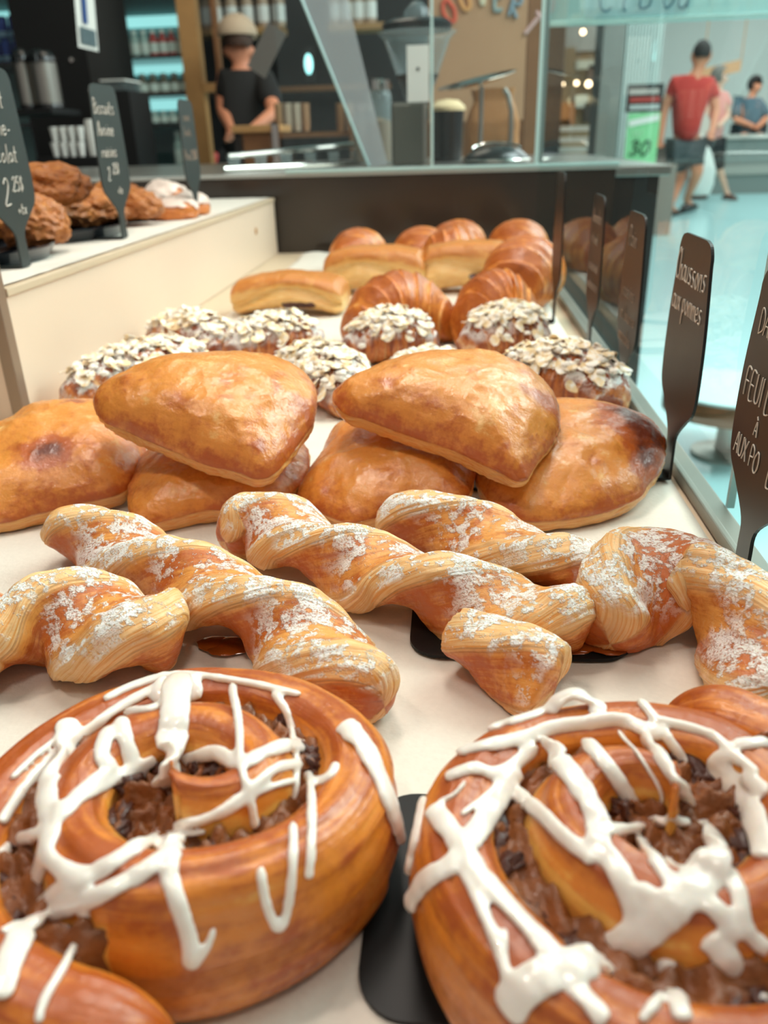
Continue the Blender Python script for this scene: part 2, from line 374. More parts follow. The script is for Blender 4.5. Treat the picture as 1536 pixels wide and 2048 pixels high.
# raised shelf on the left
rs = empty('raised_shelf', (-.6, 1.2, 0), 'cream raised shelf along the left side carrying trays of cookies', 'shelf')
MB().box((-.372, .640, 0), (-.362, 1.722, .1015)).build('side_panel', M['cream'], rs)
MB().box((-.80, .640, .1018), (-.360, 1.722, .1085), .001).build('top_board', M['cream_dark'], rs)
MB().box((-.80, .628, 0), (-.3725, .6395, .1015)).build('end_panel', M['cream'], rs)
mb = MB(); mb.box((-.3715, .624, 0), (-.3605, .639, .0), 0) if False else mb.box((-.3718, .6265, 0), (-.3612, .6393, .24), .001); mb.build('corner_trim', M['trim'], rs)
MB().lathe([(0, 0), (.006, 0), (.006, .0015), (0, .002)], (-.3617, 1.54, .063), 20, (1, 0, 0)).build('screw_cap', flat('tan_screw_cap', '#b98a5a', .6), rs)
nu, nv = 90, 40; V = []
for i in range(nu):
    for j in range(nv):
        y = .642+1.07*i/(nu-1); x = -.79+.4235*j/(nv-1)
        V.append((x, y, .1092+.0008*(noise.noise(Vector((x*60, y*60, 4)))+1)))
o = link('shelf_liner', mesh_np('shelf_liner', V, grid_faces(nu, nv, False)), M['paper']); recentre(o)
tag(o, 'crinkled paper liner on the raised shelf beneath the cookie trays', 'baking paper')
# ------------------------------------------------------------------ pastry builders
def Zc(V, zmin=.0006):
    V[:, 2] = np.maximum(V[:, 2], zmin); return V
def finish(V, Fc, name, mat, attrs, parent=None):
    me = mesh_np(name, V, Fc, True, attrs); return link(name, me, mat, parent)
def displace(V, Fc, fn):
    N = fnormals(V, Fc); V = V.copy()
    for i in range(len(V)): V[i] += N[i]*fn(V[i], i)
    return V
def pillow(name, px, anchor, za, tx, ty, T1, T2, seed, label, group, scar=None, zmin=.0016, edge=.9):
    """turnover: half-moon outline at its real tilt, domed crust above, layered side below"""
    a = at(anchor[0], anchor[1], za)
    R = Matrix.Rotation(math.radians(ty), 3, 'Y') @ Matrix.Rotation(math.radians(tx), 3, 'X')
    n = R @ Vector((0, 0, 1)); ex = R @ Vector((1, 0, 0)); ey = n.cross(ex)
    W = [atP(x, y, a, n) for x, y in px]
    P = catmull([((w-a).dot(ex), (w-a).dot(ey), 0) for w in W], 190, True)[:, :2]; c = P.mean(0)
    nr, NA = 62, len(P); V = []; side = []; st = []; toast = []
    prof = []                             # (r, z)
    for k in range(nr):                   # top: centre to rim
        r = math.sin(k/(nr-1)*PI/2)
        prof.append((r, T1*(1-r**2.5)**.72, 0))
    for k in range(1, 15): 
        f = k/14; prof.append((1+.008*math.sin(f*PI)-.06*f*f, -T2*f, 1))
    prof += [(.8, -T2*1.02, 1), (.4, -T2*1.02, 1), (.02, -T2*1.02, 1)]
    smoothP = P
    for (r, z, s) in prof:
        for j in range(NA):
            d = smoothP[j]-c; th = math.atan2(d[1], d[0])
            rr = r if r > .3 else r
            q = c+d*rr
            V.append(tuple(a+ex*q[0]+ey*q[1]+n*z)); side.append(s if r > .75 else 0)
            st.append((q[0]*22+seed, q[1]*22, z*150) if not s else (th*4, z*1400, seed))
            edge_t = .17*max(0, (r-.72)/.28)**2 if not s else 0
            toast.append(edge_t)
    V = np.array(V); Fc = grid_faces(len(prof), NA)
    sd = np.array(side, float)
    def fn(p, i):
        h = .0020*noise.noise(Vector(p*38+np.array([seed, 0, 0])))+.0009*noise.noise(Vector(p*85+np.array([0, seed, 0])))
        b = noise.noise(Vector(p*150+np.array([seed, 3, 0]))); h += .0006*max(0, b)
        w = 1-abs(noise.noise(Vector((p[0]*70+seed, p[1]*70, p[2]*70)))); h += .0004*(w**8)
        if sd[i]: 
            h = h*.4+.0011*noise.noise(Vector((p[0]*90, p[1]*90, p[2]*900+seed)))
        return h*1.0
    V = displace(V, Fc, fn)
    toast = np.array(toast)
    if scar:
        for (sx, sy, rad, amt) in scar:
            q = np.array([w for w in [atP(sx, sy, a+n*T1*.7, n)]][0])
            dd = np.linalg.norm(V-q, axis=1); toast += amt*np.exp(-(dd/rad)**2)
    V = Zc(V, zmin)
    o = finish(V, Fc, name, M['chausson'], {'side': sd, 'st': np.array(st), 'toast': toast}); recentre(o)
    return tag(o, label, 'turnover', group)
CH = 'golden apple turnovers in the middle of the shelf'
pillow('apple_turnover', [(-110, 960), (-60, 890), (0, 862), (45, 838), (110, 818), (180, 812), (235, 825), (285, 870), (290, 920), (262, 968), (235, 990), (150, 1010), (60, 1033), (0, 1047), (-70, 1045)],
       (60, 1033), .010, 13, 4, .026, .011, 11, 'glazed apple turnover with a dark caramel patch, leftmost of the bottom layer', CH, [(90, 915, .012, .55), (120, 905, .01, .4), (150, 808, .006, .5)])
pillow('apple_turnover', [(256, 1010), (262, 965), (285, 915), (330, 880), (450, 850), (560, 860), (612, 892), (618, 930), (600, 968), (555, 1000), (470, 1018), (410, 1022), (350, 1035), (300, 1047), (268, 1042)],
       (350, 1040), .010, 12, 0, .017, .010, 22, 'apple turnover mostly hidden beneath the left upper turnover', CH)
pillow('apple_turnover', [(592, 995), (615, 955), (645, 900), (675, 855), (720, 838), (800, 836), (880, 866), (935, 915), (948, 955), (930, 995), (870, 1010), (780, 1030), (700, 1044), (650, 1030)],
       (700, 1040), .010, 12, -3, .020, .010, 33, 'apple turnover with a pointed left corner, tucked under the right upper turnover', CH)
pillow('apple_turnover', [(952, 940), (965, 985), (1000, 1022), (1060, 1044), (1150, 1038), (1230, 1018), (1292, 980), (1326, 930), (1331, 880), (1300, 842), (1230, 820), (1130, 808), (1060, 812), (990, 860)],
       (1060, 1044), .009, 12, 2, .024, .011, 44, 'wide apple turnover with dark shiny browned edge beside the glass', CH, [(1290, 850, .022, .75), (1310, 905, .014, .5), (1230, 825, .012, .35)])
pillow('apple_turnover', [(190, 800), (212, 772), (300, 732), (420, 715), (520, 717), (590, 737), (624, 768), (631, 808), (622, 855), (583, 908), (548, 948), (515, 958), (470, 943), (400, 923), (300, 883), (220, 848), (196, 825)],
       (400, 925), .045, 20, 7, .024, .010, 55, 'plump glossy turnover lying on top of the left pair of turnovers', CH, [(520, 885, .006, .45), (610, 800, .012, .2)], zmin=.03)
pillow('apple_turnover', [(668, 800), (676, 775), (720, 748), (800, 724), (880, 712), (960, 714), (1030, 735), (1085, 762), (1108, 792), (1121, 845), (1110, 882), (1082, 912), (1060, 950), (1035, 961), (1000, 945), (960, 925), (900, 897), (820, 872), (740, 842), (690, 826)],
       (900, 897), .047, 20, 7, .024, .010, 66, 'plump glossy turnover lying on top of the right pair of turnovers', CH, [(1100, 790, .010, .5), (1015, 885, .004, .4)], zmin=.03)
# ---- sugared twists
def twist_mesh(path, za, a, b, turns, phi0, seed, nu=330, nv=92, ends=(.55, .55)):
    C = catmull([at(x, y, z) for x, y, z in path], nu); V = []; side = []; st = []; toast = []; sug = []
    s = 0; L = sum(np.linalg.norm(C[i+1]-C[i]) for i in range(nu-1))
    for i in range(nu):
        if i: s += np.linalg.norm(C[i]-C[i-1])
        u = s/L; t = C[min(i+1, nu-1)]-C[max(i-1, 0)]; t = t/np.linalg.norm(t)
        up = np.array([0, 0, 1.]); sd = np.cross(t, up); sd /= np.linalg.norm(sd); up = np.cross(sd, t)
        phi = phi0+turns*2*PI*u
        q_ = min(1, min(u, 1-u)/.085); e = math.sqrt(max(0, 1-(1-q_)**2)); es = .04+.96*e**.85
        wob = 1+.16*noise.noise(Vector((s*38, seed, 0)))
        for j in range(nv):
            ps = 2*PI*j/nv; ca, sa = math.cos(ps), math.sin(ps)
            x = a*wob*es*math.copysign(abs(ca)**.78, ca); y = b*es*math.copysign(abs(sa)**.66, sa)
            x2 = x*math.cos(phi)-y*math.sin(phi); y2 = x*math.sin(phi)+y*math.cos(phi)
            V.append(C[i]+sd*x2+up*y2*.92)
            pale = sstep(.45, .8, abs(ca)); side.append(float(pale))
            st.append((s*45+seed, (x if abs(sa) > abs(ca) else y)*1000*(.35 if pale < .5 else 1.0), seed*.7))
            toast.append(.24*float(sstep(.5, .95, abs(sa)))*(.6+.8*noise.noise(Vector((s*30, ps, seed))))+.20*(1-e)); sug.append(.22*float(abs(sa) > .8))
    V = np.array(V); Fc = grid_faces(nu, nv)
    Fc += [tuple(range(nv))[::-1], tuple(range((nu-1)*nv, nu*nv))]
    sd_ = np.array(side); stt = np.array(st)
    def fn(p, i):
        h = .0020*noise.noise(Vector(p*42+seed))+.0010*noise.noise(Vector(p*120+seed))
        q = stt[i]
        h += (.0006*noise.noise(Vector((q[0]*.5, q[1]*.8, seed))))*(.35+sd_[i])
        return h
    Vd = displace(V, Fc[:-2], fn)
    return Vd, Fc, {'side': sd_, 'st': stt, 'toast': np.array(toast), 'sugar': np.array(sug)}
TW = 'sugar dusted puff pastry twists'
def twist(label, path, a, b, turns, phi0, seed, extra=None, **k):
    V, Fc, A = twist_mesh(path, 0, a, b, turns, phi0, seed, **k)
    V = Zc(V, .0022)
    o = finish(V, Fc, 'pastry_twist', M['twist'], A); recentre(o); tag(o, label, 'pastry twist', TW)
    if extra:
        V, Fc, A = twist_mesh(extra['path'], 0, extra['a'], extra['b'], extra['turns'], extra['phi'], seed+5, nu=140)
        V = Zc(V, .0022); V = V-np.array(o.location)
        e = finish(V, Fc, 'folded_end', M['twist'], A, None); e.parent = o
    return o
twist('sugared twist lying far side of the right, its tip behind the centre twist', [(772, 1035, .016), (850, 1045, .020), (960, 1078, .021), (1060, 1115, .020), (1150, 1150, .018), (1215, 1180, .017), (1270, 1200, .015)], .0215, .0135, .85, .25, 4)
twist('arched sugared twist nearest the glass, cut off at the right edge', [(1222, 1285, .010), (1242, 1215, .018), (1315, 1145, .026), (1405, 1150, .027), (1475, 1230, .022), (1520, 1320, .017), (1590, 1390, .014)], .0265, .0165, .80, 1.25, 9)
twist('longest sugared twist, running from behind the middle to the black sign foot', [(448, 1085, .016), (500, 1055, .020), (590, 1075, .021), (690, 1130, .019), (790, 1150, .020), (890, 1190, .020), (1000, 1222, .019), (1100, 1235, .018), (1180, 1245, .015)], .0215, .0135, 1.6, .9, 14,
      extra=dict(path=[(940, 1265, .015), (1000, 1310, .015), (1060, 1345, .014), (1110, 1375, .012)], a=.0185, b=.0135, turns=.3, phi=.5), nu=420)
twist('sugared twist pointing from the left turnovers down to the lower middle', [(125, 1070, .014), (190, 1085, .017), (280, 1125, .017), (370, 1165, .020), (460, 1195, .021), (550, 1250, .018), (640, 1310, .018), (720, 1370, .016), (770, 1415, .013)], .0225, .0135, 1.75, .35, 23, nu=420)
twist('short thick sugared twist at the left edge, in front of the others', [(-150, 1265, .014), (-60, 1275, .018), (30, 1262, .019), (110, 1245, .021), (200, 1255, .021), (290, 1262, .020), (365, 1268, .015)], .0255, .0155, 1.1, 1.05, 31)
M['caramel'] = flat('caramel_leak', '#8a4210', .15, bump=.4, bs=200, var=.3, coat=.6)
def leak(tw, spots):
    for k, (x, y, r, z) in enumerate(spots): leak1(tw, MB().ball(at(x, y, z+.0012), r, (1.5, 1, .16), 3, .3, 120, k))
def leak1(tw, mb):
    f = mb.build('caramel_leak', M['caramel'], None, True); l = f.location.copy(); f.parent = tw; f.location = l-tw.location; f['label'] = 'sticky dark caramel leaked at the underside'
TWS = [o for o in COL.objects if o.name.startswith('pastry_twist')]
leak(TWS[3], [(430, 1288, .006, .0012), (465, 1293, .007, .0012), (500, 1290, .005, .0012)])
leak(TWS[2], [(1140, 1290, .007, .003), (1165, 1293, .005, .003), (1215, 1296, .006, .003), (1235, 1292, .004, .003)])
leak(TWS[1], [(1282, 1270, .004, .002), (1525, 1190, .005, .012)])
# ---- croissants
def croissant(name, pA, pB, w, h, bend, seed, label, group, mat='croissant', segs=7, almonds=0, z0=0.0, tips=.35, sug=0, mid=(.5,), cat='croissant'):
    A = Vector(at(pA[0], pA[1], z0+.3*h) if len(pA) < 3 else pA); B = Vector(at(pB[0], pB[1], z0+.3*h) if len(pB) < 3 else pB)
    A.z = z0; B.z = z0; d = (B-A); Ln = d.length; t = d.normalized(); sd = Vector((-t.y, t.x, 0)); nu, nv = 150, 64; V = []; st = []; toast = []; sug_ = []
    for i in range(nu):
        u = i/(nu-1); x = (u-.5)*Ln; k = 1-(2*u-1)**2
        c = A+t*(Ln*u)+sd*bend*(k)
        tn = (t*Ln+sd*bend*(-4*(2*u-1))).normalized(); s2 = Vector((-tn.y, tn.x, 0))
        m_ = max(0, 1-abs((u-.5)*2)**2.3)**.75
        rr = tips+(1-tips)*m_
        if u < .04 or u > .96: rr *= max(.05, math.sqrt(max(0, min(u, 1-u)/.04)))
        for j in range(nv):
            ps = 2*PI*j/nv; ca, sa = math.cos(ps), math.sin(ps)
            q = (abs(u-.5)*2)*segs*.62+.25*math.sin(ps+seed)+.10*noise.noise(Vector((seed, u*5, ca))); fr = q-math.floor(q)
            step = .10*(1-fr)**1.4-.05
            r = rr*(1+step)
            yy = w/2*r*ca; zz = h/2*r*sa*(1.0)
            V.append(tuple(c+s2*yy+Vector((0, 0, h/2*rr*.96+zz))))
            st.append((q*3.2, ps*1.2+u*8, seed)); toast.append(.22*float(sstep(.0, .22, fr))*(1-fr)+.12*sa-.20*float(sstep(.72, 1.0, fr)))
            sug_.append(0)
    V = np.array(V); Fc = grid_faces(nu, nv); 
    V = displace(V, Fc, lambda p, i: .0016*noise.noise(Vector(p*45+seed))+.0007*noise.noise(Vector(p*140+seed)))
    V = Zc(V, z0+.0030)
    Fc += [tuple(range(nv))[::-1], tuple(range((nu-1)*nv, nu*nv))]
    o = finish(V, Fc, name, M[mat], {'side': np.zeros(len(V)), 'st': np.array(st), 'toast': np.array(toast), 'sugar': np.array(sug_)}); recentre(o)
    tag(o, label, cat, group)
    if almonds:
        Vw = V.reshape(-1, 3); N = fnormals(Vw, Fc[:-2]); rnd = random.Random(seed); bm = bmesh.new(); cand = [i for i in range(len(Vw)) if N[i][2] > .12 and .1 < (i//nv)/nu < .9]
        bs = bmesh.new()
        for q in range(almonds):
            i = rnd.choice(cand); 
            if N[i][2] < .62 and rnd.random() < .78: continue
            cl = abs((i//nv)/nu-.5)
            if rnd.random() < cl*1.2: continue
            n = Vector(N[i]).lerp(Vector((rnd.uniform(-1, 1), rnd.uniform(-1, 1), rnd.uniform(.2, 1))).normalized(), .30).normalized()
            ax = n.orthogonal().normalized(); ax = Matrix.Rotation(rnd.uniform(0, 6.3), 3, n) @ ax; ay = n.cross(ax)
            c = Vector(Vw[i])-Vector(o.location)+Vector(N[i])*rnd.uniform(.0008, .0045); la = rnd.uniform(.0056, .0086); lb = la*rnd.uniform(.5, .66); m = 12
            if rnd.random() < .34:                      # clump of powdered sugar
                qv = bmesh.ops.create_icosphere(bs, subdivisions=2, radius=1)['verts']; rr_ = rnd.uniform(.002, .0046)
                for v in qv: v.co = c+Vector((v.co.x, v.co.y, v.co.z*.6))*rr_*(1+.35*noise.noise(v.co*3+Vector((q, 0, 0))))
                continue
            top, bot = [], []
            for k in range(m):
                a_ = 2*PI*k/m; x = la*math.cos(a_)*(1-.0*math.sin(a_)); y = lb*math.sin(a_)*(1-.28*math.cos(a_)); cz = .0012*(x/la)**2
                top.append(bm.verts.new(c+ax*x+ay*y+n*(cz+.0004))); bot.append(bm.verts.new(c+ax*x+ay*y+n*(cz-.0004)))
            bm.faces.new(top); bm.faces.new(bot[::-1])
            for k in range(m): bm.faces.new((top[k], bot[k], bot[(k+1) % m], top[(k+1) % m]))
        me = bpy.data.meshes.new('almond_flakes'); bm.to_mesh(me); bm.free(); f = bpy.data.objects.new('almond_flakes', me); COL.objects.link(f); f.parent = o; me.materials.append(M['almond_sug']); f['kind'] = 'stuff'; f['label'] = 'pale sliced almonds dusted with sugar'
        me = bpy.data.meshes.new('sugar_clumps'); bs.to_mesh(me); bs.free(); f = bpy.data.objects.new('sugar_clumps', me); COL.objects.link(f); f.parent = o; me.materials.append(M['sugar']); f['kind'] = 'stuff'; f['label'] = 'white powdered sugar clumps'
        me.polygons.foreach_set('use_smooth', [True]*len(me.polygons))
    return o
m, nt, b = nm('sugared_sliced_almond'); tcn = nt.nodes.new('ShaderNodeTexCoord'); n1 = nt.nodes.new('ShaderNodeTexNoise'); n1.inputs['Scale'].default_value = 190; n1.inputs['Detail'].default_value = 5; nt.links.new(tcn.outputs['Object'], n1.inputs['Vector'])
r1 = nt.nodes.new('ShaderNodeMapRange'); r1.inputs[1].default_value = .42; r1.inputs[2].default_value = .6; nt.links.new(n1.outputs['Fac'], r1.inputs[0])
mx = nt.nodes.new('ShaderNodeMix'); mx.data_type = 'RGBA'; mx.inputs[6].default_value = lin('#f0d4a4'); mx.inputs[7].default_value = lin('#fffaf2'); nt.links.new(r1.outputs[0], mx.inputs[0]); nt.links.new(mx.outputs[2], b.inputs['Base Color']); setp(b, rough=.75); M['almond_sug'] = m
AL = 'almond croissants behind the turnovers'
croissant('almond_croissant', (118, 800), (400, 712), .062, .046, -.012, 41, 'large almond croissant against the cream divider, left of the turnovers', AL, 'almond_croissant', almonds=357)
croissant('almond_croissant', (300, 668), (452, 700), .058, .042, .012, 42, 'almond croissant farthest left at the back by the cream divider', AL, 'almond_croissant', almonds=255)
croissant('almond_croissant', (455, 710), (655, 680), .062, .046, .012, 43, 'almond croissant just in front of the pale folded pastry on its own', AL, 'almond_croissant', almonds=289)
croissant('almond_croissant', (555, 735), (705, 812), .062, .046, .014, 44, 'heavily floured almond croissant peeking out between the two upper turnovers', AL, 'almond_croissant', almonds=391)
croissant('almond_croissant', (690, 700), (882, 690), .066, .052, .010, 45, 'almond croissant in front of the dark brown crescent in the middle', AL, 'almond_croissant', almonds=289)
croissant('almond_croissant', (775, 772), (940, 765), .056, .040, .010, 46, 'almond croissant almost wholly hidden behind the right upper turnover', AL, 'almond_croissant', almonds=255)
croissant('almond_croissant', (925, 690), (1108, 680), .066, .054, .010, 47, 'almond croissant beside the sign stem, right of the middle gap', AL, 'almond_croissant', almonds=323)
croissant('almond_croissant', (985, 755), (1240, 800), .068, .050, .014, 48, 'almond croissant nearest the glass with one loose almond on its side', AL, 'almond_croissant', almonds=391)
CR = 'plain golden croissants at the back of the shelf'
def cr_end(cx, Y, L, w, h, seed, label, z0=0, yaw=0, bend=0, **k):
    a = atY(cx, 480, Y); c = Vector((a.x, Y, 0)); d = Vector((math.sin(yaw), math.cos(yaw), 0))*L/2
    return croissant('croissant', tuple(c-d), tuple(c+d), w, h, bend, seed, label, CR, z0=z0, segs=6, tips=.5, **k)
def px_end(cx, y, L, w, h, seed, label, yaw=0, bend=0, z0=0, group=CR, **k):
    p = at(cx, y, z0); d = Vector((math.cos(yaw), math.sin(yaw), 0))*L/2
    return croissant('croissant', tuple(p-d), tuple(p+d), w, h, bend, seed, label, group, z0=z0, segs=6, **k)
px_end(730, 545, .13, .090, .074, 61, 'plain croissant standing leftmost in the back row', yaw=1.35, bend=.01)
px_end(832, 545, .13, .092, .076, 62, 'plain croissant second from the left in the back row', yaw=1.45, bend=-.01)
px_end(925, 530, .12, .098, .078, 63, 'tall plain croissant third from the left in the back row', yaw=1.35, bend=.01)
px_end(1022, 541, .12, .098, .084, 64, 'tall plain croissant at the right end of the back row, by the glass', yaw=1.45, bend=-.01)
px_end(905, 560, .12, .080, .085, 65, 'plain croissant low in front of the third and fourth of the back row', yaw=.3)
px_end(1045, 615, .120, .100, .092, 66, 'smooth rounded plain croissant beside the second sign stem', yaw=1.2, bend=.0, tips=.6)
croissant('croissant', (700, 660), (915, 640), .085, .080, .018, 67, 'dark brown crescent croissant with its tail pointing right, in the centre', CR, segs=6, tips=.30)
croissant('croissant', (930, 655), (1075, 640), .080, .082, .012, 68, 'dark brown croissant directly behind the almond croissant by the sign stem', CR, segs=6, tips=.45)
# folded bars with dark filling
def bar(cx, y, L, D, H, yaw, seed, label, z0=0):
    p = at(cx, y, z0); o = None
    nu, nv = 110, 72; V = []; st = []; side = []; toast = []
    ex = Vector((math.cos(yaw), math.sin(yaw), 0)); ey = Vector((-ex.y, ex.x, 0))
    for i in range(nu):
        u = i/(nu-1); x = (u-.5)*L; e = min(1, min(u, 1-u)/.07)**.5; arch = .011*(1-(2*u-1)**2)
        for j in range(nv):
            ps = 2*PI*j/nv; ca, sa = math.cos(ps), math.sin(ps)
            yy = D/2*math.copysign(abs(ca)**.6, ca)*(.8+.2*e); zz = H/2*math.copysign(abs(sa)**.7, sa)*(.55+.45*e)
            g = math.exp(-((sa+.10+.25*math.sin(u*5+seed))/.20)**2)*(1 if ca < 0 else .4); yy *= (1-.26*g)
            V.append(tuple(p+ex*x+ey*yy+Vector((0, 0, H/2+arch+zz)))); st.append((x*60+seed, zz*900, 0)); side.append(float(sstep(.35, .1, sa))*(ca < .2)); toast.append(.25*max(0, sa)+.1-.3*g)
    V = np.array(V); Fc = grid_faces(nu, nv); V = displace(V, Fc, lambda q, i: .0016*noise.noise(Vector(q*40+seed))+.0006*noise.noise(Vector(q*120)))
    V = Zc(V, z0+.003); Fc += [tuple(range(nv))[::-1], tuple(range((nu-1)*nv, nu*nv))]
    o = finish(V, Fc, 'folded_pastry', M['plainbar'], {'side': np.array(side, float), 'st': np.array(st), 'toast': np.array(toast)}); recentre(o); tag(o, label, 'pastry', 'folded pastries with dark filling')
    mb = MB()
    for q in range(4):
        f = .02+.065*q; c = p+ex*(f*L)-ey*(D/2*.80)+Vector((0, 0, H*.42)); mb.ball(c, .0085, (1.3, .9, .6), 2, .3, 90, q)
    mb.build('dark_filling', M['raisin'], None, True); f = bpy.context.scene.objects[-1] if False else [x for x in COL.objects if x.name.startswith('dark_filling')][-1]
    l = f.location.copy(); f.parent = o; f.location = l-o.location
    return o
bar(585, 628, .150, .075, .045, -.06, 71, 'pale folded pastry lying alone at the left of the back group')
bar(755, 588, .150, .07, .060, -.12, 72, 'folded pastry with a dark gap, in front of the leftmost back croissants')
bar(945, 585, .150, .07, .064, -.05, 73, 'folded pastry in the middle of the back heap, right of the other one')
# ---- iced cinnamon rolls
def roll_builder(c, R, seed, th0, turns, hz, label, tail=1.0, gapw=.0215, sx=1.0):
    nu, nv = 900, 56; V = []; st = []; side = []; toast = []
    c = Vector(c); s = 0; prev = None; u0 = 0; path = []
    pitch = (R-.0095)/turns*.97
    for i in range(nu):
        u = i/(nu-1); th = th0-2*PI*turns*u; kt = turns*u; r = R-.0125-(R-.0170)/turns*(math.floor(kt)+(.25*(kt%1)+.75*float(sstep(.68, 1.0, kt % 1))))+.0012*noise.noise(Vector((u*9, seed, 0)))
        path.append((th, r, u))
    for i, (th, r, u) in enumerate(path):
        e = Vector((math.cos(th)*sx, math.sin(th), 0)); p = c+e*r
        if prev is not None: s += (p-prev).length
        prev = p
        hw = .0120+.0020*noise.noise(Vector((s*26, seed, 5)))-.0014*u; 
        H = hz*(.72+.34*(1-(r/R)**1.6))+.0022*noise.noise(Vector((s*22, seed, 9)))
        if u < .03: q_ = math.sqrt(1-(1-u/.03)**2); hw *= (.12+.88*q_); H *= (.45+.55*q_)
        if u > .985: hw *= .5
        n = Vector((math.cos(th), math.sin(th), 0))
        for j in range(nv):
            ps = 2*PI*j/nv; ca, sa = math.cos(ps), math.sin(ps)
            x = hw*math.copysign(abs(ca)**.82, ca); z = H/2*math.copysign(abs(sa)**.60, sa)
            lean = .10*(z)*-1
            base = 1-.25*max(0, -sa)**2
            V.append(tuple(p+n*(x*base+lean+(-.0030*max(0, -sa)*(u < .4)))+Vector((0, 0, H/2+z))))
            st.append((s*26+seed, ps*3.4, 0)); pl = float(sstep(.86, .55, sa)) if sa < .86 else 0
            side.append(0); toast.append(.20*float(sstep(.5, 1, sa))-.20*float(sstep(.75, .1, sa))*(1 if (ca < 0 or u > .53) else -.25))
    V = np.array(V); Fc = grid_faces(nu, nv)
    stt = np.array(st)
    V = displace(V, Fc, lambda p, i: .0012*noise.noise(Vector(p*40+seed))+.0013*noise.noise(Vector((stt[i][0]*.22, stt[i][1]*1.3, seed)))+.0006*noise.noise(Vector((stt[i][0]*.4, stt[i][1]*3.5, seed))))
    Fc += [tuple(range(nv))[::-1], tuple(range((nu-1)*nv, nu*nv))]; V = Zc(V, .0026)
    root = empty('cinnamon_roll', (c.x, c.y, .0026), label, 'cinnamon roll', 'iced cinnamon raisin rolls')
    inv = np.array(root.location)
    d = finish(V, Fc, 'dough_spiral', M['roll'], {'side': np.array(side, float), 'st': stt, 'toast': np.array(toast)})
    bv = BVHTree.FromPolygons([tuple(v) for v in V], Fc)
    # filling: lumpy sheet low in the gaps
    nr, na = 44, 150; Vf = []
    for i in range(nr):
        for j in range(na):
            a = 2*PI*j/na; ua = ((th0-a) % (2*PI))/(2*PI*turns); kf = min(1, ua*turns/.14); kf = kf*kf*(3-2*kf); r = (path[int(ua*(nu-1))][1]*kf+path[min(nu-1, int((ua+1/turns)*(nu-1)))][1]*(1-kf))*i/(nr-1); x, y = math.cos(a)*r*sx, math.sin(a)*r
            q = Vector((x*120+seed, y*120, 0)); z = hz*(.60+.18*(1-(r/R)**2))+.006*noise.fractal(q*1.7, 1, 2, 4) if i < nr-1 else .006
            Vf.append((c.x+x, c.y+y, z))
    fl = finish(np.array(Vf), grid_faces(nr, na), 'filling', M['filling'], {})
    rnd = random.Random(seed); rs_ = []
    for k in range(26):
        i = rnd.randrange(60, nu-60); th, r, u = path[i]; rr = r-.0112-.001; n = Vector((math.cos(th)*sx, math.sin(th), 0))
        if rr < .004: continue
        rs_.append(c+n*rr+Vector((0, 0, hz*(.57+.20*(1-(r/R)**2)))))
    raisins = []
    for k, p in enumerate(rs_):
        mb = MB(); mb.ball((0, 0, 0), .0045, (1.5, .9, .7), 3, .7, 600, k)
        me = bpy.data.meshes.new('raisin'); mb.bm.to_mesh(me); mb.bm.free(); me.materials.append(M['raisin']); me.polygons.foreach_set('use_smooth', [True]*len(me.polygons))
        o = bpy.data.objects.new('raisin', me); COL.objects.link(o); o.parent = root; o.location = p-root.location; o.rotation_euler = (rnd.random(), rnd.random(), rnd.random()*6)
    for o in (d, fl): 
        o.data.transform(Matrix.Translation(-root.location)); o.parent = root
    return root, bv
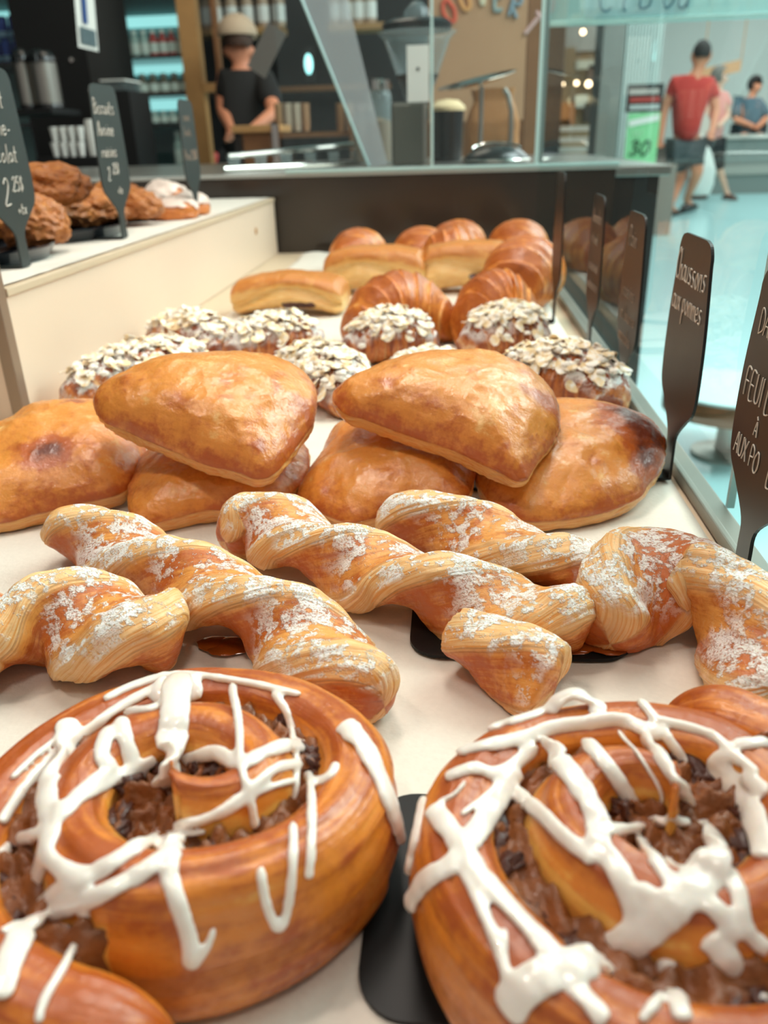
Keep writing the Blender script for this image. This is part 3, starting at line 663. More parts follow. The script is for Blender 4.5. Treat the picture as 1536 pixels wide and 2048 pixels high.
def icing(root, bv, strands, org, sc, seed, top, drip=()):
    """strands of (zoomed picture points, width) laid on the roll's own surface"""
    bm = bmesh.new()
    for pts, w in strands:
        P2 = [(org[0]+x*sc, org[1]+y*sc) for x, y in pts]; C = catmull([(x, y, 0) for x, y in P2], max(10, int(sum(math.dist(P2[i], P2[i+1]) for i in range(len(P2)-1))/5))) if len(P2) > 1 else []
        hits = []
        for q in C:
            r = ray(q[0], q[1]).normalized(); h = bv.ray_cast(CAMP, r)
            if h[0] is None: 
                hits.append(None)
            else: hits.append((h[0], h[1], q))
        # fill misses with the plane of the last depth
        k0 = next((i for i, h in enumerate(hits) if h), None)
        if k0 is None: continue
        k1 = max(i for i, h in enumerate(hits) if h)
        lo, hi = max(0, k0-1), min(len(hits), k1+2); hits = hits[lo:hi]; C = C[lo:hi]
        last = next((h for h in hits if h), None)
        if len(C) < 4: continue
        if not last: continue
        seq = []
        for k, h in enumerate(hits):
            if h: last = h; seq.append([(h[0]-CAMP).length, h[1], ray(C[k][0], C[k][1]).normalized(), True])
            else: seq.append([(last[0]-CAMP).length, last[1], ray(C[k][0], C[k][1]).normalized(), False])
        # icing sags only a little into the gaps: pull deep samples toward the neighbours
        ds = [s[0] for s in seq]; n = len(ds)
        for _ in range(3):
            dm = [min(ds[max(0, i-4):i+5]) for i in range(n)]
            ds = [ds[i] if ds[i] < dm[i]+.004 else dm[i]+.004+(ds[i]-dm[i]-.004)*.25 for i in range(n)]
        for _ in range(3): ds = [(ds[max(0, i-1)]+ds[i]*2+ds[min(n-1, i+1)])/4 for i in range(n)]
        pos = [CAMP+seq[i][2]*ds[i] for i in range(n)]; nr = [Vector(s[1]) for s in seq]
        for _ in range(4): nr = [(nr[max(0, i-1)]+nr[i]+nr[min(n-1, i+1)]).normalized() for i in range(n)]
        for i in range(n):
            if nr[i].dot(seq[i][2]) > -.15: nr[i] = (nr[i]-seq[i][2]*.6).normalized()
        rings = []; m = 10
        for i in range(n):
            t = (pos[min(i+1, n-1)]-pos[max(i-1, 0)])
            if t.length < 1e-7: t = Vector((1, 0, 0))
            t.normalize(); nn_ = (nr[i]-t*nr[i].dot(t)).normalized(); sd = t.cross(nn_)
            ww = w*sc/F*depth(pos[i])*.64*(1+.18*noise.noise(Vector((i*.25, w, seed)))); e = min(1, .45+min(i, n-1-i)*.25)
            ww = max(ww*e, .0007); hh = min(.0010+ww*.16, .0020)
            rings.append([bm.verts.new(pos[i]+sd*ww*math.cos(2*PI*k/m)+nn_*(hh*math.sin(2*PI*k/m)+hh*.35)) for k in range(m)])
        for A, B in zip(rings, rings[1:]):
            for k in range(m): bm.faces.new((A[k], A[(k+1) % m], B[(k+1) % m], B[k]))
        bm.faces.new(rings[0][::-1]); bm.faces.new(rings[-1])
    bmesh.ops.recalc_face_normals(bm, faces=bm.faces)
    me = bpy.data.meshes.new('icing_src'); bm.to_mesh(me); bm.free(); o = bpy.data.objects.new('icing_src', me); COL.objects.link(o)
    md = o.modifiers.new('r', 'REMESH'); md.mode = 'VOXEL'; md.voxel_size = .00062
    sm = o.modifiers.new('s', 'SMOOTH'); sm.factor = .6; sm.iterations = 7
    dg = bpy.context.evaluated_depsgraph_get(); dg.update(); me2 = bpy.data.meshes.new_from_object(o.evaluated_get(dg)); bpy.data.objects.remove(o)
    me2.name = 'icing'; me2.polygons.foreach_set('use_smooth', [True]*len(me2.polygons)); me2.materials.clear(); me2.materials.append(M['icing'])
    me2.transform(Matrix.Translation(-root.location)); o = bpy.data.objects.new('icing', me2); COL.objects.link(o); o.parent = root; o['label'] = 'white sugar icing drizzle'
    return o
SL = [([(460, 110), (560, 75), (650, 55), (740, 60), (850, 75), (960, 95), (1100, 130)], 26), ([(650, 60), (640, 200), (620, 350), (600, 480), (600, 600), (635, 700)], 92),
 ([(640, 700), (620, 780), (655, 900), (690, 1010), (705, 1120)], 58), ([(705, 1120), (750, 1060), (785, 975)], 26), ([(850, 90), (875, 250), (885, 400), (920, 540), (932, 612)], 30),
 ([(1000, 120), (1055, 200), (1080, 330), (1070, 545)], 30), ([(600, 90), (430, 180), (250, 310), (100, 450), (0, 600)], 38), ([(250, 220), (235, 330), (175, 480), (190, 620), (140, 800), (115, 950)], 74),
 ([(440, 215), (480, 360), (550, 500), (600, 600)], 52), ([(660, 370), (790, 340), (880, 385), (960, 345), (1060, 310), (1140, 315)], 50), ([(1100, 320), (1130, 430), (1175, 445), (1215, 420), (1232, 378)], 38),
 ([(1110, 350), (1140, 430), (1140, 560), (1135, 700), (1125, 802)], 34), ([(640, 600), (760, 575), (880, 500), (1000, 400), (1100, 380)], 34), ([(660, 600), (820, 560), (950, 480), (1070, 440)], 24),
 ([(0, 720), (60, 660), (180, 620), (300, 500), (450, 420), (570, 360)], 46), ([(100, 980), (200, 860), (330, 790), (480, 700), (590, 620)], 60), ([(0, 1150), (80, 1000), (200, 920), (340, 870), (500, 790), (640, 690)], 60),
 ([(0, 1240), (30, 1120), (80, 1000), (120, 850)], 88), ([(320, 910), (300, 1000), (230, 1130), (165, 1240), (140, 1331)], 32), ([(950, 755), (970, 880), (1008, 972), (1040, 945), (1065, 790), (1072, 600)], 34),
 ([(1255, 235), (1320, 300), (1385, 430), (1440, 570), (1462, 700), (1440, 850), (1400, 945)], 70), ([(1270, 260), (1340, 330), (1400, 480), (1450, 620)], 66), ([(380, 150), (480, 100), (620, 55)], 34), ([(460, 190), (560, 180), (640, 130)], 36), ([(0, 1000), (65, 962)], 20),
 ([(400, 250), (370, 350), (400, 400), (330, 460), (240, 545)], 52), ([(680, 635), (755, 622)], 18), ([(220, 280), (120, 360), (40, 440)], 22), ([(560, 100), (640, 120), (740, 90)], 92), ([(160, 700), (240, 770), (330, 790)], 60), ([(240, 520), (190, 620)], 60), ([(590, 560), (625, 660)], 110)]
root, bv = roll_builder((-.0775, .1690, 0), .0735, 5, -1.3, 2.0, .050, 'iced cinnamon raisin roll at the lower left, dripping icing on its right side')
icing(root, bv, SL, (0, 1320), .547, 3, .05)
SR = [([(350, 325), (480, 265), (620, 220), (720, 180)], 40), ([(690, 210), (730, 160), (790, 135), (850, 165), (900, 215)], 62), ([(180, 500), (260, 400), (400, 345), (600, 300), (700, 260), (850, 240), (960, 230), (1060, 270), (1130, 290)], 52),
 ([(290, 460), (400, 420), (480, 440), (560, 400), (640, 330)], 48), ([(560, 415), (500, 520), (440, 620), (380, 710), (320, 790), (210, 860), (140, 980)], 78), ([(225, 440), (200, 600), (165, 760), (140, 900), (150, 1030)], 46),
 ([(240, 570), (330, 690), (440, 850), (560, 980), (680, 1110), (740, 1190)], 76), ([(350, 790), (440, 980), (500, 1120), (550, 1290)], 44), ([(540, 500), (660, 590), (740, 670), (870, 780)], 56), ([(670, 320), (780, 450), (870, 600), (880, 700), (960, 820), (1010, 930), (1030, 1020)], 80),
 ([(830, 310), (930, 430), (1000, 540), (1030, 640), (1090, 760), (1180, 890)], 56), ([(960, 275), (1060, 400), (1130, 520), (1105, 600)], 15), ([(1060, 290), (1140, 400), (1220, 520), (1255, 630)], 50), ([(900, 667), (1040, 635), (1160, 615), (1290, 625)], 46),
 ([(1100, 240), (1200, 350), (1280, 470), (1320, 570)], 20), ([(520, 1360), (620, 1250), (760, 1190), (900, 1150), (1020, 1070), (1140, 970), (1260, 870), (1340, 740), (1340, 620)], 122), ([(1330, 620), (1380, 540), (1330, 430), (1340, 380), (1400, 370), (1440, 400)], 44),
 ([(1350, 420), (1430, 500), (1490, 620), (1536, 770)], 92), ([(1100, 230), (1300, 280), (1400, 360), (1500, 440)], 36), ([(1300, 1060), (1380, 1160), (1460, 1280), (1500, 1330)], 90), ([(1370, 790), (1420, 900), (1450, 1040), (1536, 1120)], 60), ([(1140, 1150), (1180, 1290), (1210, 1400)], 72),
 ([(1130, 1290), (1040, 1400)], 38), ([(760, 1240), (860, 1340), (910, 1400)], 72), ([(520, 1040), (527, 1200)], 22), ([(1030, 870), (1130, 940)], 56), ([(1140, 775), (1230, 835)], 13), ([(980, 125), (1050, 170), (1120, 260), (1170, 330), (1240, 430)], 36), ([(880, 145), (940, 110), (1000, 130)], 44), ([(350, 600), (440, 530), (520, 440)], 22), ([(270, 550), (330, 520), (370, 470)], 14), ([(1270, 600), (1330, 680)], 90), ([(1300, 700), (1380, 760)], 90), ([(1170, 880), (1330, 960), (1420, 1080)], 70), ([(1400, 330), (1536, 320)], 48), ([(1440, 440), (1536, 520)], 60)]
root, bv = roll_builder((.0610, .1690, 0), .0780, 8, 1.35, 2.05, .050, 'iced cinnamon raisin roll at the lower right, sitting on a black sign foot')
icing(root, bv, SR, (740, 1320), .5182, 6, .05)
# ------------------------------------------------------------------ hand lettering
GL = {'a': [[(.42,.42),(.2,.5),(.04,.25),(.15,.02),(.38,.15),(.44,.45),(.42,.1),(.52,.02)]], 'b': [[(.05,1),(.05,.05),(.3,.0),(.42,.22),(.3,.48),(.06,.35)]],
'c': [[(.4,.42),(.2,.5),(.04,.25),(.18,.02),(.42,.1)]], 'd': [[(.42,.42),(.2,.5),(.04,.25),(.15,.02),(.4,.15)],[(.44,1),(.44,.02)]], 'e': [[(.06,.25),(.38,.3),(.3,.5),(.1,.42),(.06,.12),(.25,0),(.42,.1)]],
'f': [[(.42,.95),(.25,1),(.2,.8),(.2,-.1)],[(.04,.5),(.4,.5)]], 'h': [[(.06,1),(.06,0)],[(.06,.3),(.25,.5),(.38,.35),(.4,0)]], 'i': [[(.15,.5),(.15,0)],[(.15,.68),(.16,.72)]], 'l': [[(.12,1),(.1,.1),(.22,0)]],
'm': [[(.04,.5),(.05,0)],[(.05,.3),(.2,.5),(.28,.35),(.28,0)],[(.28,.3),(.42,.5),(.5,.35),(.52,0)]], 'n': [[(.06,.5),(.06,0)],[(.06,.3),(.25,.5),(.38,.35),(.4,0)]], 'o': [[(.22,.5),(.04,.25),(.2,0),(.42,.22),(.24,.5)]],
'p': [[(.08,.5),(.05,-.45)],[(.07,.35),(.28,.5),(.4,.25),(.25,.02),(.07,.1)]], 'r': [[(.06,.5),(.06,0)],[(.06,.3),(.22,.48),(.38,.46)]], 's': [[(.38,.48),(.15,.5),(.1,.34),(.34,.2),(.3,.02),(.05,.04)]],
't': [[(.2,.85),(.18,.08),(.34,0)],[(.03,.52),(.38,.52)]], 'u': [[(.05,.5),(.06,.1),(.22,0),(.38,.15),(.4,.5),(.41,0)]], 'v': [[(.04,.5),(.2,0),(.38,.5)]], 'x': [[(.05,.5),(.38,0)],[(.38,.5),(.05,0)]], 'é': [[(.06,.25),(.38,.3),(.3,.5),(.1,.42),(.06,.12),(.25,0),(.42,.1)],[(.2,.62),(.34,.8)]],
'A': [[(.02,0),(.28,1),(.5,0)],[(.12,.38),(.42,.38)]], 'B': [[(.08,0),(.08,1),(.4,.85),(.35,.58),(.1,.52),(.45,.35),(.4,.05),(.08,0)]], 'C': [[(.5,.85),(.3,1),(.06,.6),(.12,.15),(.35,0),(.52,.12)]], 'D': [[(.08,0),(.08,1),(.45,.8),(.48,.25),(.08,0)]],
'E': [[(.45,1),(.08,1),(.08,0),(.45,0)],[(.08,.52),(.38,.52)]], 'F': [[(.48,1),(.08,1),(.08,0)],[(.08,.55),(.38,.55)]], 'I': [[(.12,1),(.12,0)]], 'L': [[(.08,1),(.08,0),(.42,0)]], 'O': [[(.28,1),(.04,.6),(.1,.1),(.35,0),(.54,.4),(.45,.9),(.28,1)]], 'P': [[(.08,0),(.08,1),(.42,.9),(.42,.55),(.08,.48)]],
'R': [[(.08,0),(.08,1),(.42,.9),(.42,.58),(.08,.5),(.48,0)]], 'T': [[(.02,1),(.5,1)],[(.26,1),(.26,0)]], 'U': [[(.06,1),(.08,.2),(.26,0),(.46,.2),(.48,1)]], 'V': [[(.03,1),(.26,0),(.5,1)]], 'X': [[(.05,1),(.48,0)],[(.48,1),(.05,0)]], 'À': [[(.02,0),(.28,.8),(.5,0)],[(.12,.3),(.42,.3)],[(.15,1.1),(.3,.92)]],
'2': [[(.06,.8),(.25,1),(.42,.8),(.3,.45),(.04,0),(.45,.02)]], '5': [[(.42,1),(.12,1),(.1,.6),(.35,.6),(.42,.25),(.25,0),(.04,.08)]], '3': [[(.06,.9),(.3,1),(.4,.78),(.2,.55),(.44,.3),(.28,0),(.04,.1)]], '0': [[(.25,1),(.05,.6),(.1,.1),(.3,0),(.46,.4),(.4,.9),(.25,1)]],
'$': [[(.4,.85),(.15,.9),(.1,.62),(.38,.42),(.34,.12),(.06,.14)],[(.25,1.05),(.22,-.08)]], '.': [[(.1,.02),(.13,.05)]], '-': [[(.06,.28),(.34,.3)]], '+': [[(.04,.3),(.4,.3)],[(.22,.5),(.22,.08)]], "'": [[(.12,1),(.1,.8)]], ' ': []}
def lettering(name, text, org, ex, ey, h, th, mat, parent, slant=.12, maxw=None, jitter=.03, wide=1.0):
    """strokes written on a plane: org = start of the baseline, ex reading direction, ey up"""
    ex = Vector(ex).normalized(); ey = Vector(ey).normalized(); nrm = ex.cross(ey)
    mb = MB(); x = 0; rnd = random.Random(len(text)*7+ord(text[0])); tot = sum({'m': .64, 'i': .3, 'l': .3, '.': .22, ' ': .32}.get(c, .56) for c in text)*h*wide
    kx = wide*min(1, (maxw/tot) if maxw else 1)
    for ch in text:
        dy = rnd.uniform(-jitter, jitter)*h
        for stv in GL.get(ch, []):
            pts = [(x+(px+slant*py)*h*kx, py*h+dy) for px, py in stv]
            if len(pts) > 2: C = catmull([(a, b, 0) for a, b in pts], len(pts)*4)[:, :2]
            else: C = pts
            mb.tube([Vector(org)+ex*float(a)+ey*float(b)+nrm*th*.15 for a, b in C], th, 5)
        x += {'m': .64, 'i': .3, 'l': .3, '.': .22, ' ': .32}.get(ch, .56)*h*kx
    return mb.build(name, mat, parent)
# ------------------------------------------------------------------ price signs
def sign_poly(W0, W1, H, zs):
    """half outline: stem to widening blade with rounded top"""
    L = [(.0085, 0), (.0080, zs*.55), (.0095, zs), (W1*.62, zs+.014), (W1*.92, zs+.024), (W1, zs+.040), (W1*.97, zs+.07), (W0, H-.016), (W0*.97, H-.008), (W0*.84, H-.002), (W0*.6, H)]
    C = catmull([(a, b, 0) for a, b in L], 46)[:, :2]; C = [(max(a, .0), min(b, H)) for a, b in C]
    return C
def sign(X, Y, z0, H, side, label, lines, mat, cmat, foot=(.145, .040, -.02), W0=.034, W1=.041, dx=0, gloss=True):
    s = -1 if side == 'R' else 1                      # blade faces -X on the right, +X on the left
    root = empty('price_sign', (X, Y, z0+.0), label, 'sign', 'spatula-shaped pastry signs')
    C = sign_poly(W0, W1, H, .030)
    poly = [(a, b) for a, b in C]+[(-a, b) for a, b in C[::-1]]
    Mx = Matrix(((0, 0, 1, -.0009), (1, 0, 0, 0), (0, 1, 0, 0), (0, 0, 0, 1)))
    mb = MB(); mb.prism(poly, .0018, Matrix.Translation((X, Y, z0+.001))@Mx)
    bl = mb.build('blade', mat, root)
    ln, hw, dy = foot; sgn = -1
    nk = .055; P = [(0, .008), (-nk*.6, .008), (-nk, .010), (-nk-.010, hw*.72), (-nk-.020, hw*.96), (-nk-.030, hw)]
    rc = .014; Cf = [tuple(q) for q in catmull([(a, b, 0) for a, b in P], 24)[:, :2]]+[(-ln+rc-rc*math.sin(t), hw-rc+rc*math.cos(t)) for t in [PI/2*i/8 for i in range(9)]]
    pf = [(a, b+dy*sstep(0, -nk, a)) for a, b in Cf]+[(a, -b+dy*sstep(0, -nk, a)) for a, b in Cf[::-1]]
    mb = MB(); mb.prism(pf, .0016, Matrix.Translation((X, Y, z0+.0004))); mb.build('foot_plate', M['foot_black'] if side == 'R' else mat, root)
    ex = (0, -1, 0) if side == 'R' else (0, 1, 0)
    for (t, zz, h, th, w, ind) in lines:
        y0 = Y+(W0-ind if side == 'R' else -(W0-ind))
        lettering('lettering', t, (X+s*.00115, y0, z0+zz), ex, (0, 0, 1), h, th, cmat, root, maxw=w)
    return root
sign(.1475, .368, .0016, .150, 'R', 'black sign at the right edge with white block lettering, nearest the camera', [('DAL', .120, .012, .00035, .045, .006), ('FEUILLETE', .088, .014, .0004, .066, .000), ('À', .074, .009, .0004, .04, .022), ('AUX POMMES', .058, .011, .0004, .066, .0)], M['slate'], M['chalk'], foot=(.165, .040, -.035))
sign(.1440, .506, .0016, .151, 'R', 'black sign reading Chaussons aux pommes beside the browned turnover', [('Chaussons', .124, .0185, .00042, .066, .0), ('aux pommes', .106, .0165, .00040, .066, .0)], M['slate'], M['chalk'], foot=(.140, .036, .01))
sign(.1440, .672, .0016, .151, 'R', 'third black sign along the glass, headed Pain, its stem behind the browned turnover', [('Pain', .126, .015, .0004, .040, .012), ('raisins', .086, .013, .0003, .05, .008), ('et beurre', .068, .012, .0003, .055, .006), ('amandes', .050, .012, .0003, .055, .004)], M['slate'], M['chalk_dim'], foot=(.120, .036, 0), W0=.032, W1=.038)
sign(.1440, .850, .0016, .153, 'R', 'fourth black sign along the glass with faded pale lettering', [('Amandes', .128, .013, .0003, .055, .006), ('et miel', .108, .012, .0003, .05, .008), ('croissant', .082, .012, .0003, .055, .004), ('au beurre', .064, .012, .0003, .055, .004)], M['slate'], M['chalk_dim'], foot=(.120, .036, 0), W0=.032, W1=.038)
sign(.1240, .995, .0028, .168, 'R', 'narrow-looking black sign farthest back, its stem beside the farthest almond croissant', [], M['slate'], M['chalk_dim'], foot=(.140, .036, -.02))
sign(.1440, .178, .0003, .150, 'R', 'black sign whose rounded foot lies under the right iced roll', [], M['slate_matte'], M['chalk'], foot=(.168, .040, -.006))
LX = .0016
sign(-.398, .750, .1105, .165, 'L', 'grey slate sign at the left edge priced 2.25$ for oat and chocolate biscuits', [('Biscuit', .134, .015, .0005, .066, .004), ('avoine-', .112, .015, .0005, .066, .004), ('chocolat', .090, .015, .0005, .070, -.002), ('2', .056, .022, .0006, .03, .022), ('.25$', .066, .012, .0005, .032, .038), ('+tx', .046, .010, .0005, .03, .042)], M['slate_matte'], M['chalk'], foot=(.08, .03, 0), W0=.038, W1=.043)
sign(-.392, .985, .1105, .163, 'L', 'grey slate sign reading Biscuits Avoine raisins, between the cookie trays', [('Biscuits', .134, .015, .0005, .066, .002), ('Avoine', .112, .015, .0005, .066, .004), ('raisins', .090, .013, .0005, .070, .006), ('2', .066, .014, .0005, .03, .014), ('.25$', .072, .011, .0005, .032, .028), ('+tx', .050, .009, .0004, .03, .036)], M['slate_matte'], M['chalk'], foot=(.08, .03, 0), W0=.038, W1=.043)
sign(-.386, 1.27, .1105, .158, 'L', 'grey slate sign farthest left-back, behind the glazed scones, with faint lettering', [('Scones', .132, .012, .0003, .05, .008), ('fruits', .112, .012, .0003, .05, .01), ('Prix 2.50$', .080, .013, .0004, .06, .002)], M['slate_matte'], M['chalk_dim'], foot=(.08, .03, 0), W0=.034, W1=.038)
# ------------------------------------------------------------------ cookies on ribbed trays
def tray(c, r, label):
    root = empty('cookie_tray', (c[0], c[1], .1108), label, 'tray', 'round black ribbed cookie trays')
    MB().lathe([(0, 0), (r*.93, 0), (r, .010), (r*1.02, .012), (r*1.02, .014), (r*.985, .0135), (r*.92, .003), (0, .003)], (c[0], c[1], .1108), 64).build('rim', M['traymat'], root, True)
    for k in range(-6, 7):
        x = k*r/7; hl = math.sqrt(max(0, (r*.9)**2-x*x)); MB().box((c[0]+x-.0025, c[1]-hl, .1138), (c[0]+x+.0025, c[1]+hl, .1175), .0008).build('rib', M['traymat'], root)
M['traymat'] = flat('black_glossy_tray', '#20242a', .25, coat=.4)
tray((-.500, .800), .098, 'black ribbed tray at the near end of the raised shelf')
tray((-.520, 1.020), .110, 'black ribbed tray farther along the raised shelf, behind the second slate sign')
m = dough('oat_cookie', '#cf8a3e', '#a86226', '#703c12', '#321706', streak=.1, scale=70, lump=1.6, coat=.15, gloss=.45); M['cookie'] = m
def cookie(p, r, h, seed, label, yaw=0, z=.118, tx=0):
    q = at(p[0], p[1], z); mb = MB(); mb.ball((0, 0, 0), 1, (1, 1, 1), 5); V = np.array([v.co[:] for v in mb.bm.verts])
    for v in mb.bm.verts:
        d = v.co.copy(); k = 1+.16*noise.fractal(d*2.3+Vector((seed, 0, 0)), 1, 2, 3)+.06*noise.fractal(d*7+Vector((0, seed, 0)), 1, 2, 2)
        v.co = Matrix.Rotation(tx, 3, 'Y')@Vector((d.x*r*k, d.y*r*k, max(d.z, -.6)*h*.62*k+h*.37)); v.co.z = v.co.z
    mz = min(v.co.z for v in mb.bm.verts)
    for v in mb.bm.verts: v.co += q+Vector((0, 0, -mz))
    o = mb.build('oat_cookie', M['cookie'], None, True); tag(o, label, 'cookie', 'oat cookies on the raised shelf'); return o
cookie((12, 478), .050, .050, 1, 'oat cookie at the left edge behind the nearest slate sign')
cookie((80, 492), .034, .046, 2, 'small chocolate-specked oat cookie just right of the nearest slate sign stem', z=.1175)
cookie((120, 455), .050, .042, 3, 'oat cookie in the middle of the near tray', z=.1175)
cookie((105, 410), .046, .044, 4, 'oat cookie topmost in the stack behind the near tray', z=.150)
cookie((185, 448), .046, .042, 5, 'oat cookie left of the second slate sign stem')
cookie((235, 432), .052, .044, 6, 'oat cookie behind the second slate sign stem')
cookie((50, 440), .048, .040, 7, 'oat cookie at the back of the near tray, under the topmost one', z=.1175)
cookie((280, 438), .034, .036, 8, 'oat cookie at the right rim of the far tray, next to the scones')
M['glaze'] = flat('pinkish_white_glaze', '#e2cabc', .4, bump=.5, bs=120, var=.12, vs=40)
M['scone'] = dough('scone_dough', '#e6a868', '#cf7a35', '#a8501e', streak=.1, scale=60, lump=1, coat=.3)
for k, (p, r, h, lb) in enumerate([((300, 434), .036, .034, 'pink-white glazed scone next to the oat cookies'), ((348, 436), .040, .030, 'pink-white glazed scone lying in front in the middle of the scones'), ((380, 428), .034, .032, 'pink-white glazed scone right behind the faint slate sign stem'), ((335, 418), .038, .046, 'orange-topped glazed scone at the back of the scones')]):
    q = at(p[0], p[1], .111); mb = MB(); mb.ball((0, 0, 0), 1, sub=4); gb = MB(); gb.ball((0, 0, 0), 1, sub=4)
    for bmm, kk, off in ((mb.bm, 1.0, 0), (gb.bm, 1.05, .001)):
        for v in bmm.verts:
            d = v.co.copy(); f = 1+.13*noise.fractal(d*1.8+Vector((k*3, 0, 0)), 1, 2, 3)
            v.co = Vector((d.x*r*f*kk, d.y*r*f*kk, (max(d.z, -.5)+.5)/1.5*h*f*(kk if off == 0 else 1.0)+off))
            v.co.z = max(v.co.z, 0); v.co += q
    drop = [v for v in gb.bm.verts if v.co.z < q.z+h*(.50+.5*noise.noise(v.co*60))]
    bmesh.ops.delete(gb.bm, geom=drop, context='VERTS')
    o = mb.build('glazed_scone', M['scone'], None, True); tag(o, lb, 'scone', 'glazed scones on the raised shelf')
    g = gb.build('glaze', M['glaze'], None, True); l = g.location.copy(); g.parent = o; g.location = l-o.location
# ------------------------------------------------------------------ the room
FZ = -.655
def struct(name, mb, mat):
    o = mb.build(name, mat); o['kind'] = 'structure'; return o
def pb(x0, y0, x1, y1, Y, th=.02):
    """corners of a box standing at depth Y whose front spans the given picture rectangle"""
    a = atY((x0+x1)/2, y1, Y); b = atY((x0+x1)/2, y0, Y); ym = (y0+y1)/2
    return (atY(x0, ym, Y).x, Y, a.z), (atY(x1, ym, Y).x, Y+th, b.z)
struct('floor', MB().box((-7, -1.5, FZ-.05), (12, 24, FZ)), M['floor_mall'] if 'floor_mall' in M else flat('pale_tile_floor', '#a6cfd1', .2, var=.05, bs=8))
struct('ceiling', MB().box((-7, -1.5, 2.75), (12, 24, 2.8)), flat('ceiling_paint', '#c9cdca', .8))
struct('wall_back', MB().box((-7, 7.2, FZ), (.86, 7.3, 2.75)), flat('dark_cafe_wall', '#191513', .7, var=.3, bs=6))
struct('wall_left', MB().box((-6.9, -1.5, FZ), (-6.8, 7.2, 2.75)), M['dark'])
struct('wall_far', MB().box((.95, 21, FZ), (12, 21.1, 2.75)), flat('warm_shop_wall', '#b3a493', .8, var=.15, bs=3))
# back counter with steel top
bc = empty('back_counter', (-.6, 2.6, FZ), 'dark service counter with a brushed steel top behind the display case', 'counter')
MB().box((-3.2, 1.80, FZ), (.42, 3.05, .128)).build('counter_body', M['dark'], bc)
MB().box((-3.2, 1.79, .128), (.44, 3.07, .148), .003).build('counter_top', M['steel'], bc)
# ---- acrylic guards on the ledge
g = empty('sneeze_guard', (.06, 1.732, .1595), 'clear acrylic guard panels with bright edges standing on the ledge', 'guard')
MB().box((-.037, 1.7295, .1597), (.160, 1.7345, .72)).build('acrylic_panel', M['acrylic'], g)
MB().box((-.335, 1.7295, .1597), (-.043, 1.7345, .72)).build('acrylic_panel', M['acrylic'], g)
MB().box((-.0425, 1.7285, .1597), (-.0375, 1.7355, .72)).build('panel_edge', M['edge'], g)
MB().box((.1605, 1.7285, .1597), (.1680, 1.7355, .72)).build('panel_edge', M['edge'], g)
# slanted acrylic bracket
s = empty('acrylic_bracket', (-.17, 1.75, .1535), 'slanted smudged acrylic bracket with a bright edge, left of the guard joint', 'bracket')
A = atY(600, -20, 1.80); B = atY(742, 333, 1.80); Cc = atY(775, 330, 1.80); D = atY(690, -20, 1.80)
mb = MB(); v = [mb.bm.verts.new(p) for p in (A, B, Cc, D)]; v2 = [mb.bm.verts.new(p+Vector((0, .006, 0))) for p in (A, B, Cc, D)]
mb.bm.faces.new(v); mb.bm.faces.new(v2[::-1])
for k in range(4): mb.bm.faces.new((v[k], v2[k], v2[(k+1) % 4], v[(k+1) % 4]))
mb.build('bracket_panel', M['acrylic_haze'], s)
MB().tube([A-Vector((.004, 0, 0)), B-Vector((.004, 0, 0))], .0032, 6).build('bracket_edge', M['edge'], s)
# header glass at the right with a taped paper notice
h = empty('header_glass', (.45, 1.76, .39), 'pale glass header strip with a bright edge above the right side of the case', 'glass panel')
M['header'] = glass('frosted_header', (.8, .95, .95), 1.45, haze=.38, hazec=(.72, .95, .93))
MB().box((.178, 1.757, .402), (1.05, 1.763, .80)).build('glass_sheet', M['header'], h)
MB().box((.178, 1.752, .3925), (1.05, 1.767, .4015), .002).build('bottom_edge', flat('header_edge', '#bfe6e2', .3), h)
MB().box((.170, 1.75, .155), (.177, 1.764, .80)).build('dark_upright', flat('dark_upright_metal', '#3c4440', .4), h)
nb = empty('paper_notice', (.43, 1.752, .42), 'pale blue paper notice with dark handwriting taped to the header glass', 'notice')
p0, p1 = atY(1168, 36, 1.752), atY(1372, 30, 1.752)
MB().box((p0.x, 1.7512, p0.z), (p1.x, 1.7518, p0.z+.16)).build('paper_sheet', flat('pale_blue_paper', '#a9d3d8', .6), nb)
lettering('handwriting', "C l B ou", (p0.x+.022, 1.7508, p0.z+.010), (1, 0, 0), (0, 0, 1), .052, .0016, flat('blue_ink', '#4f7f92', .7), nb, maxw=.17)
# ---- things on the steel counter
def dup(root):
    r = root.copy(); COL.objects.link(r)
    for ch in list(root.children):
        c = ch.copy(); COL.objects.link(c); c.parent = r
        for g_ in ch.children: d = g_.copy(); COL.objects.link(d); d.parent = c
    return r
CT = .1485
# coffee grinder
Yg = 2.30; gx = atY(835, 200, Yg).x
gr = empty('coffee_grinder', (gx, Yg, CT), 'coffee grinder with a clear cone hopper, black lid and grey body', 'grinder')
zt = atY(835, 60, Yg).z; zb = atY(835, 205, Yg).z; sc_ = depth((gx, Yg, .3))/F
MB().lathe([(.030*1, zb), (72*sc_*.9, zt-.02), (78*sc_, zt-.005), (76*sc_, zt-.005), (70*sc_*.9, zt-.022), (.028, zb+.002)], (gx, Yg, 0), 40).build('hopper', M['thin_glass'], gr, True)
MB().lathe([(0, zt-.004), (66*sc_, zt-.004), (68*sc_, zt+.012), (60*sc_, zt+.020), (0, zt+.022)], (gx, Yg, 0), 40).build('hopper_lid', M['blackpl'], gr, True)
MB().lathe([(0, zb+.012), (.030, zb+.012), (.055, zb+.062), (0, zb+.066)], (gx, Yg, 0), 32).build('coffee_beans', flat('coffee_beans', '#2c1a10', .5, bump=.9, bs=90), gr, True)
a, b = pb(782, 205, 852, 312, Yg-.05, .12); MB().box((a[0], a[1], CT), (b[0], b[1], zb), .008).build('grinder_body', flat('olive_grey_metal', '#57564c', .35, metal=.3), gr)
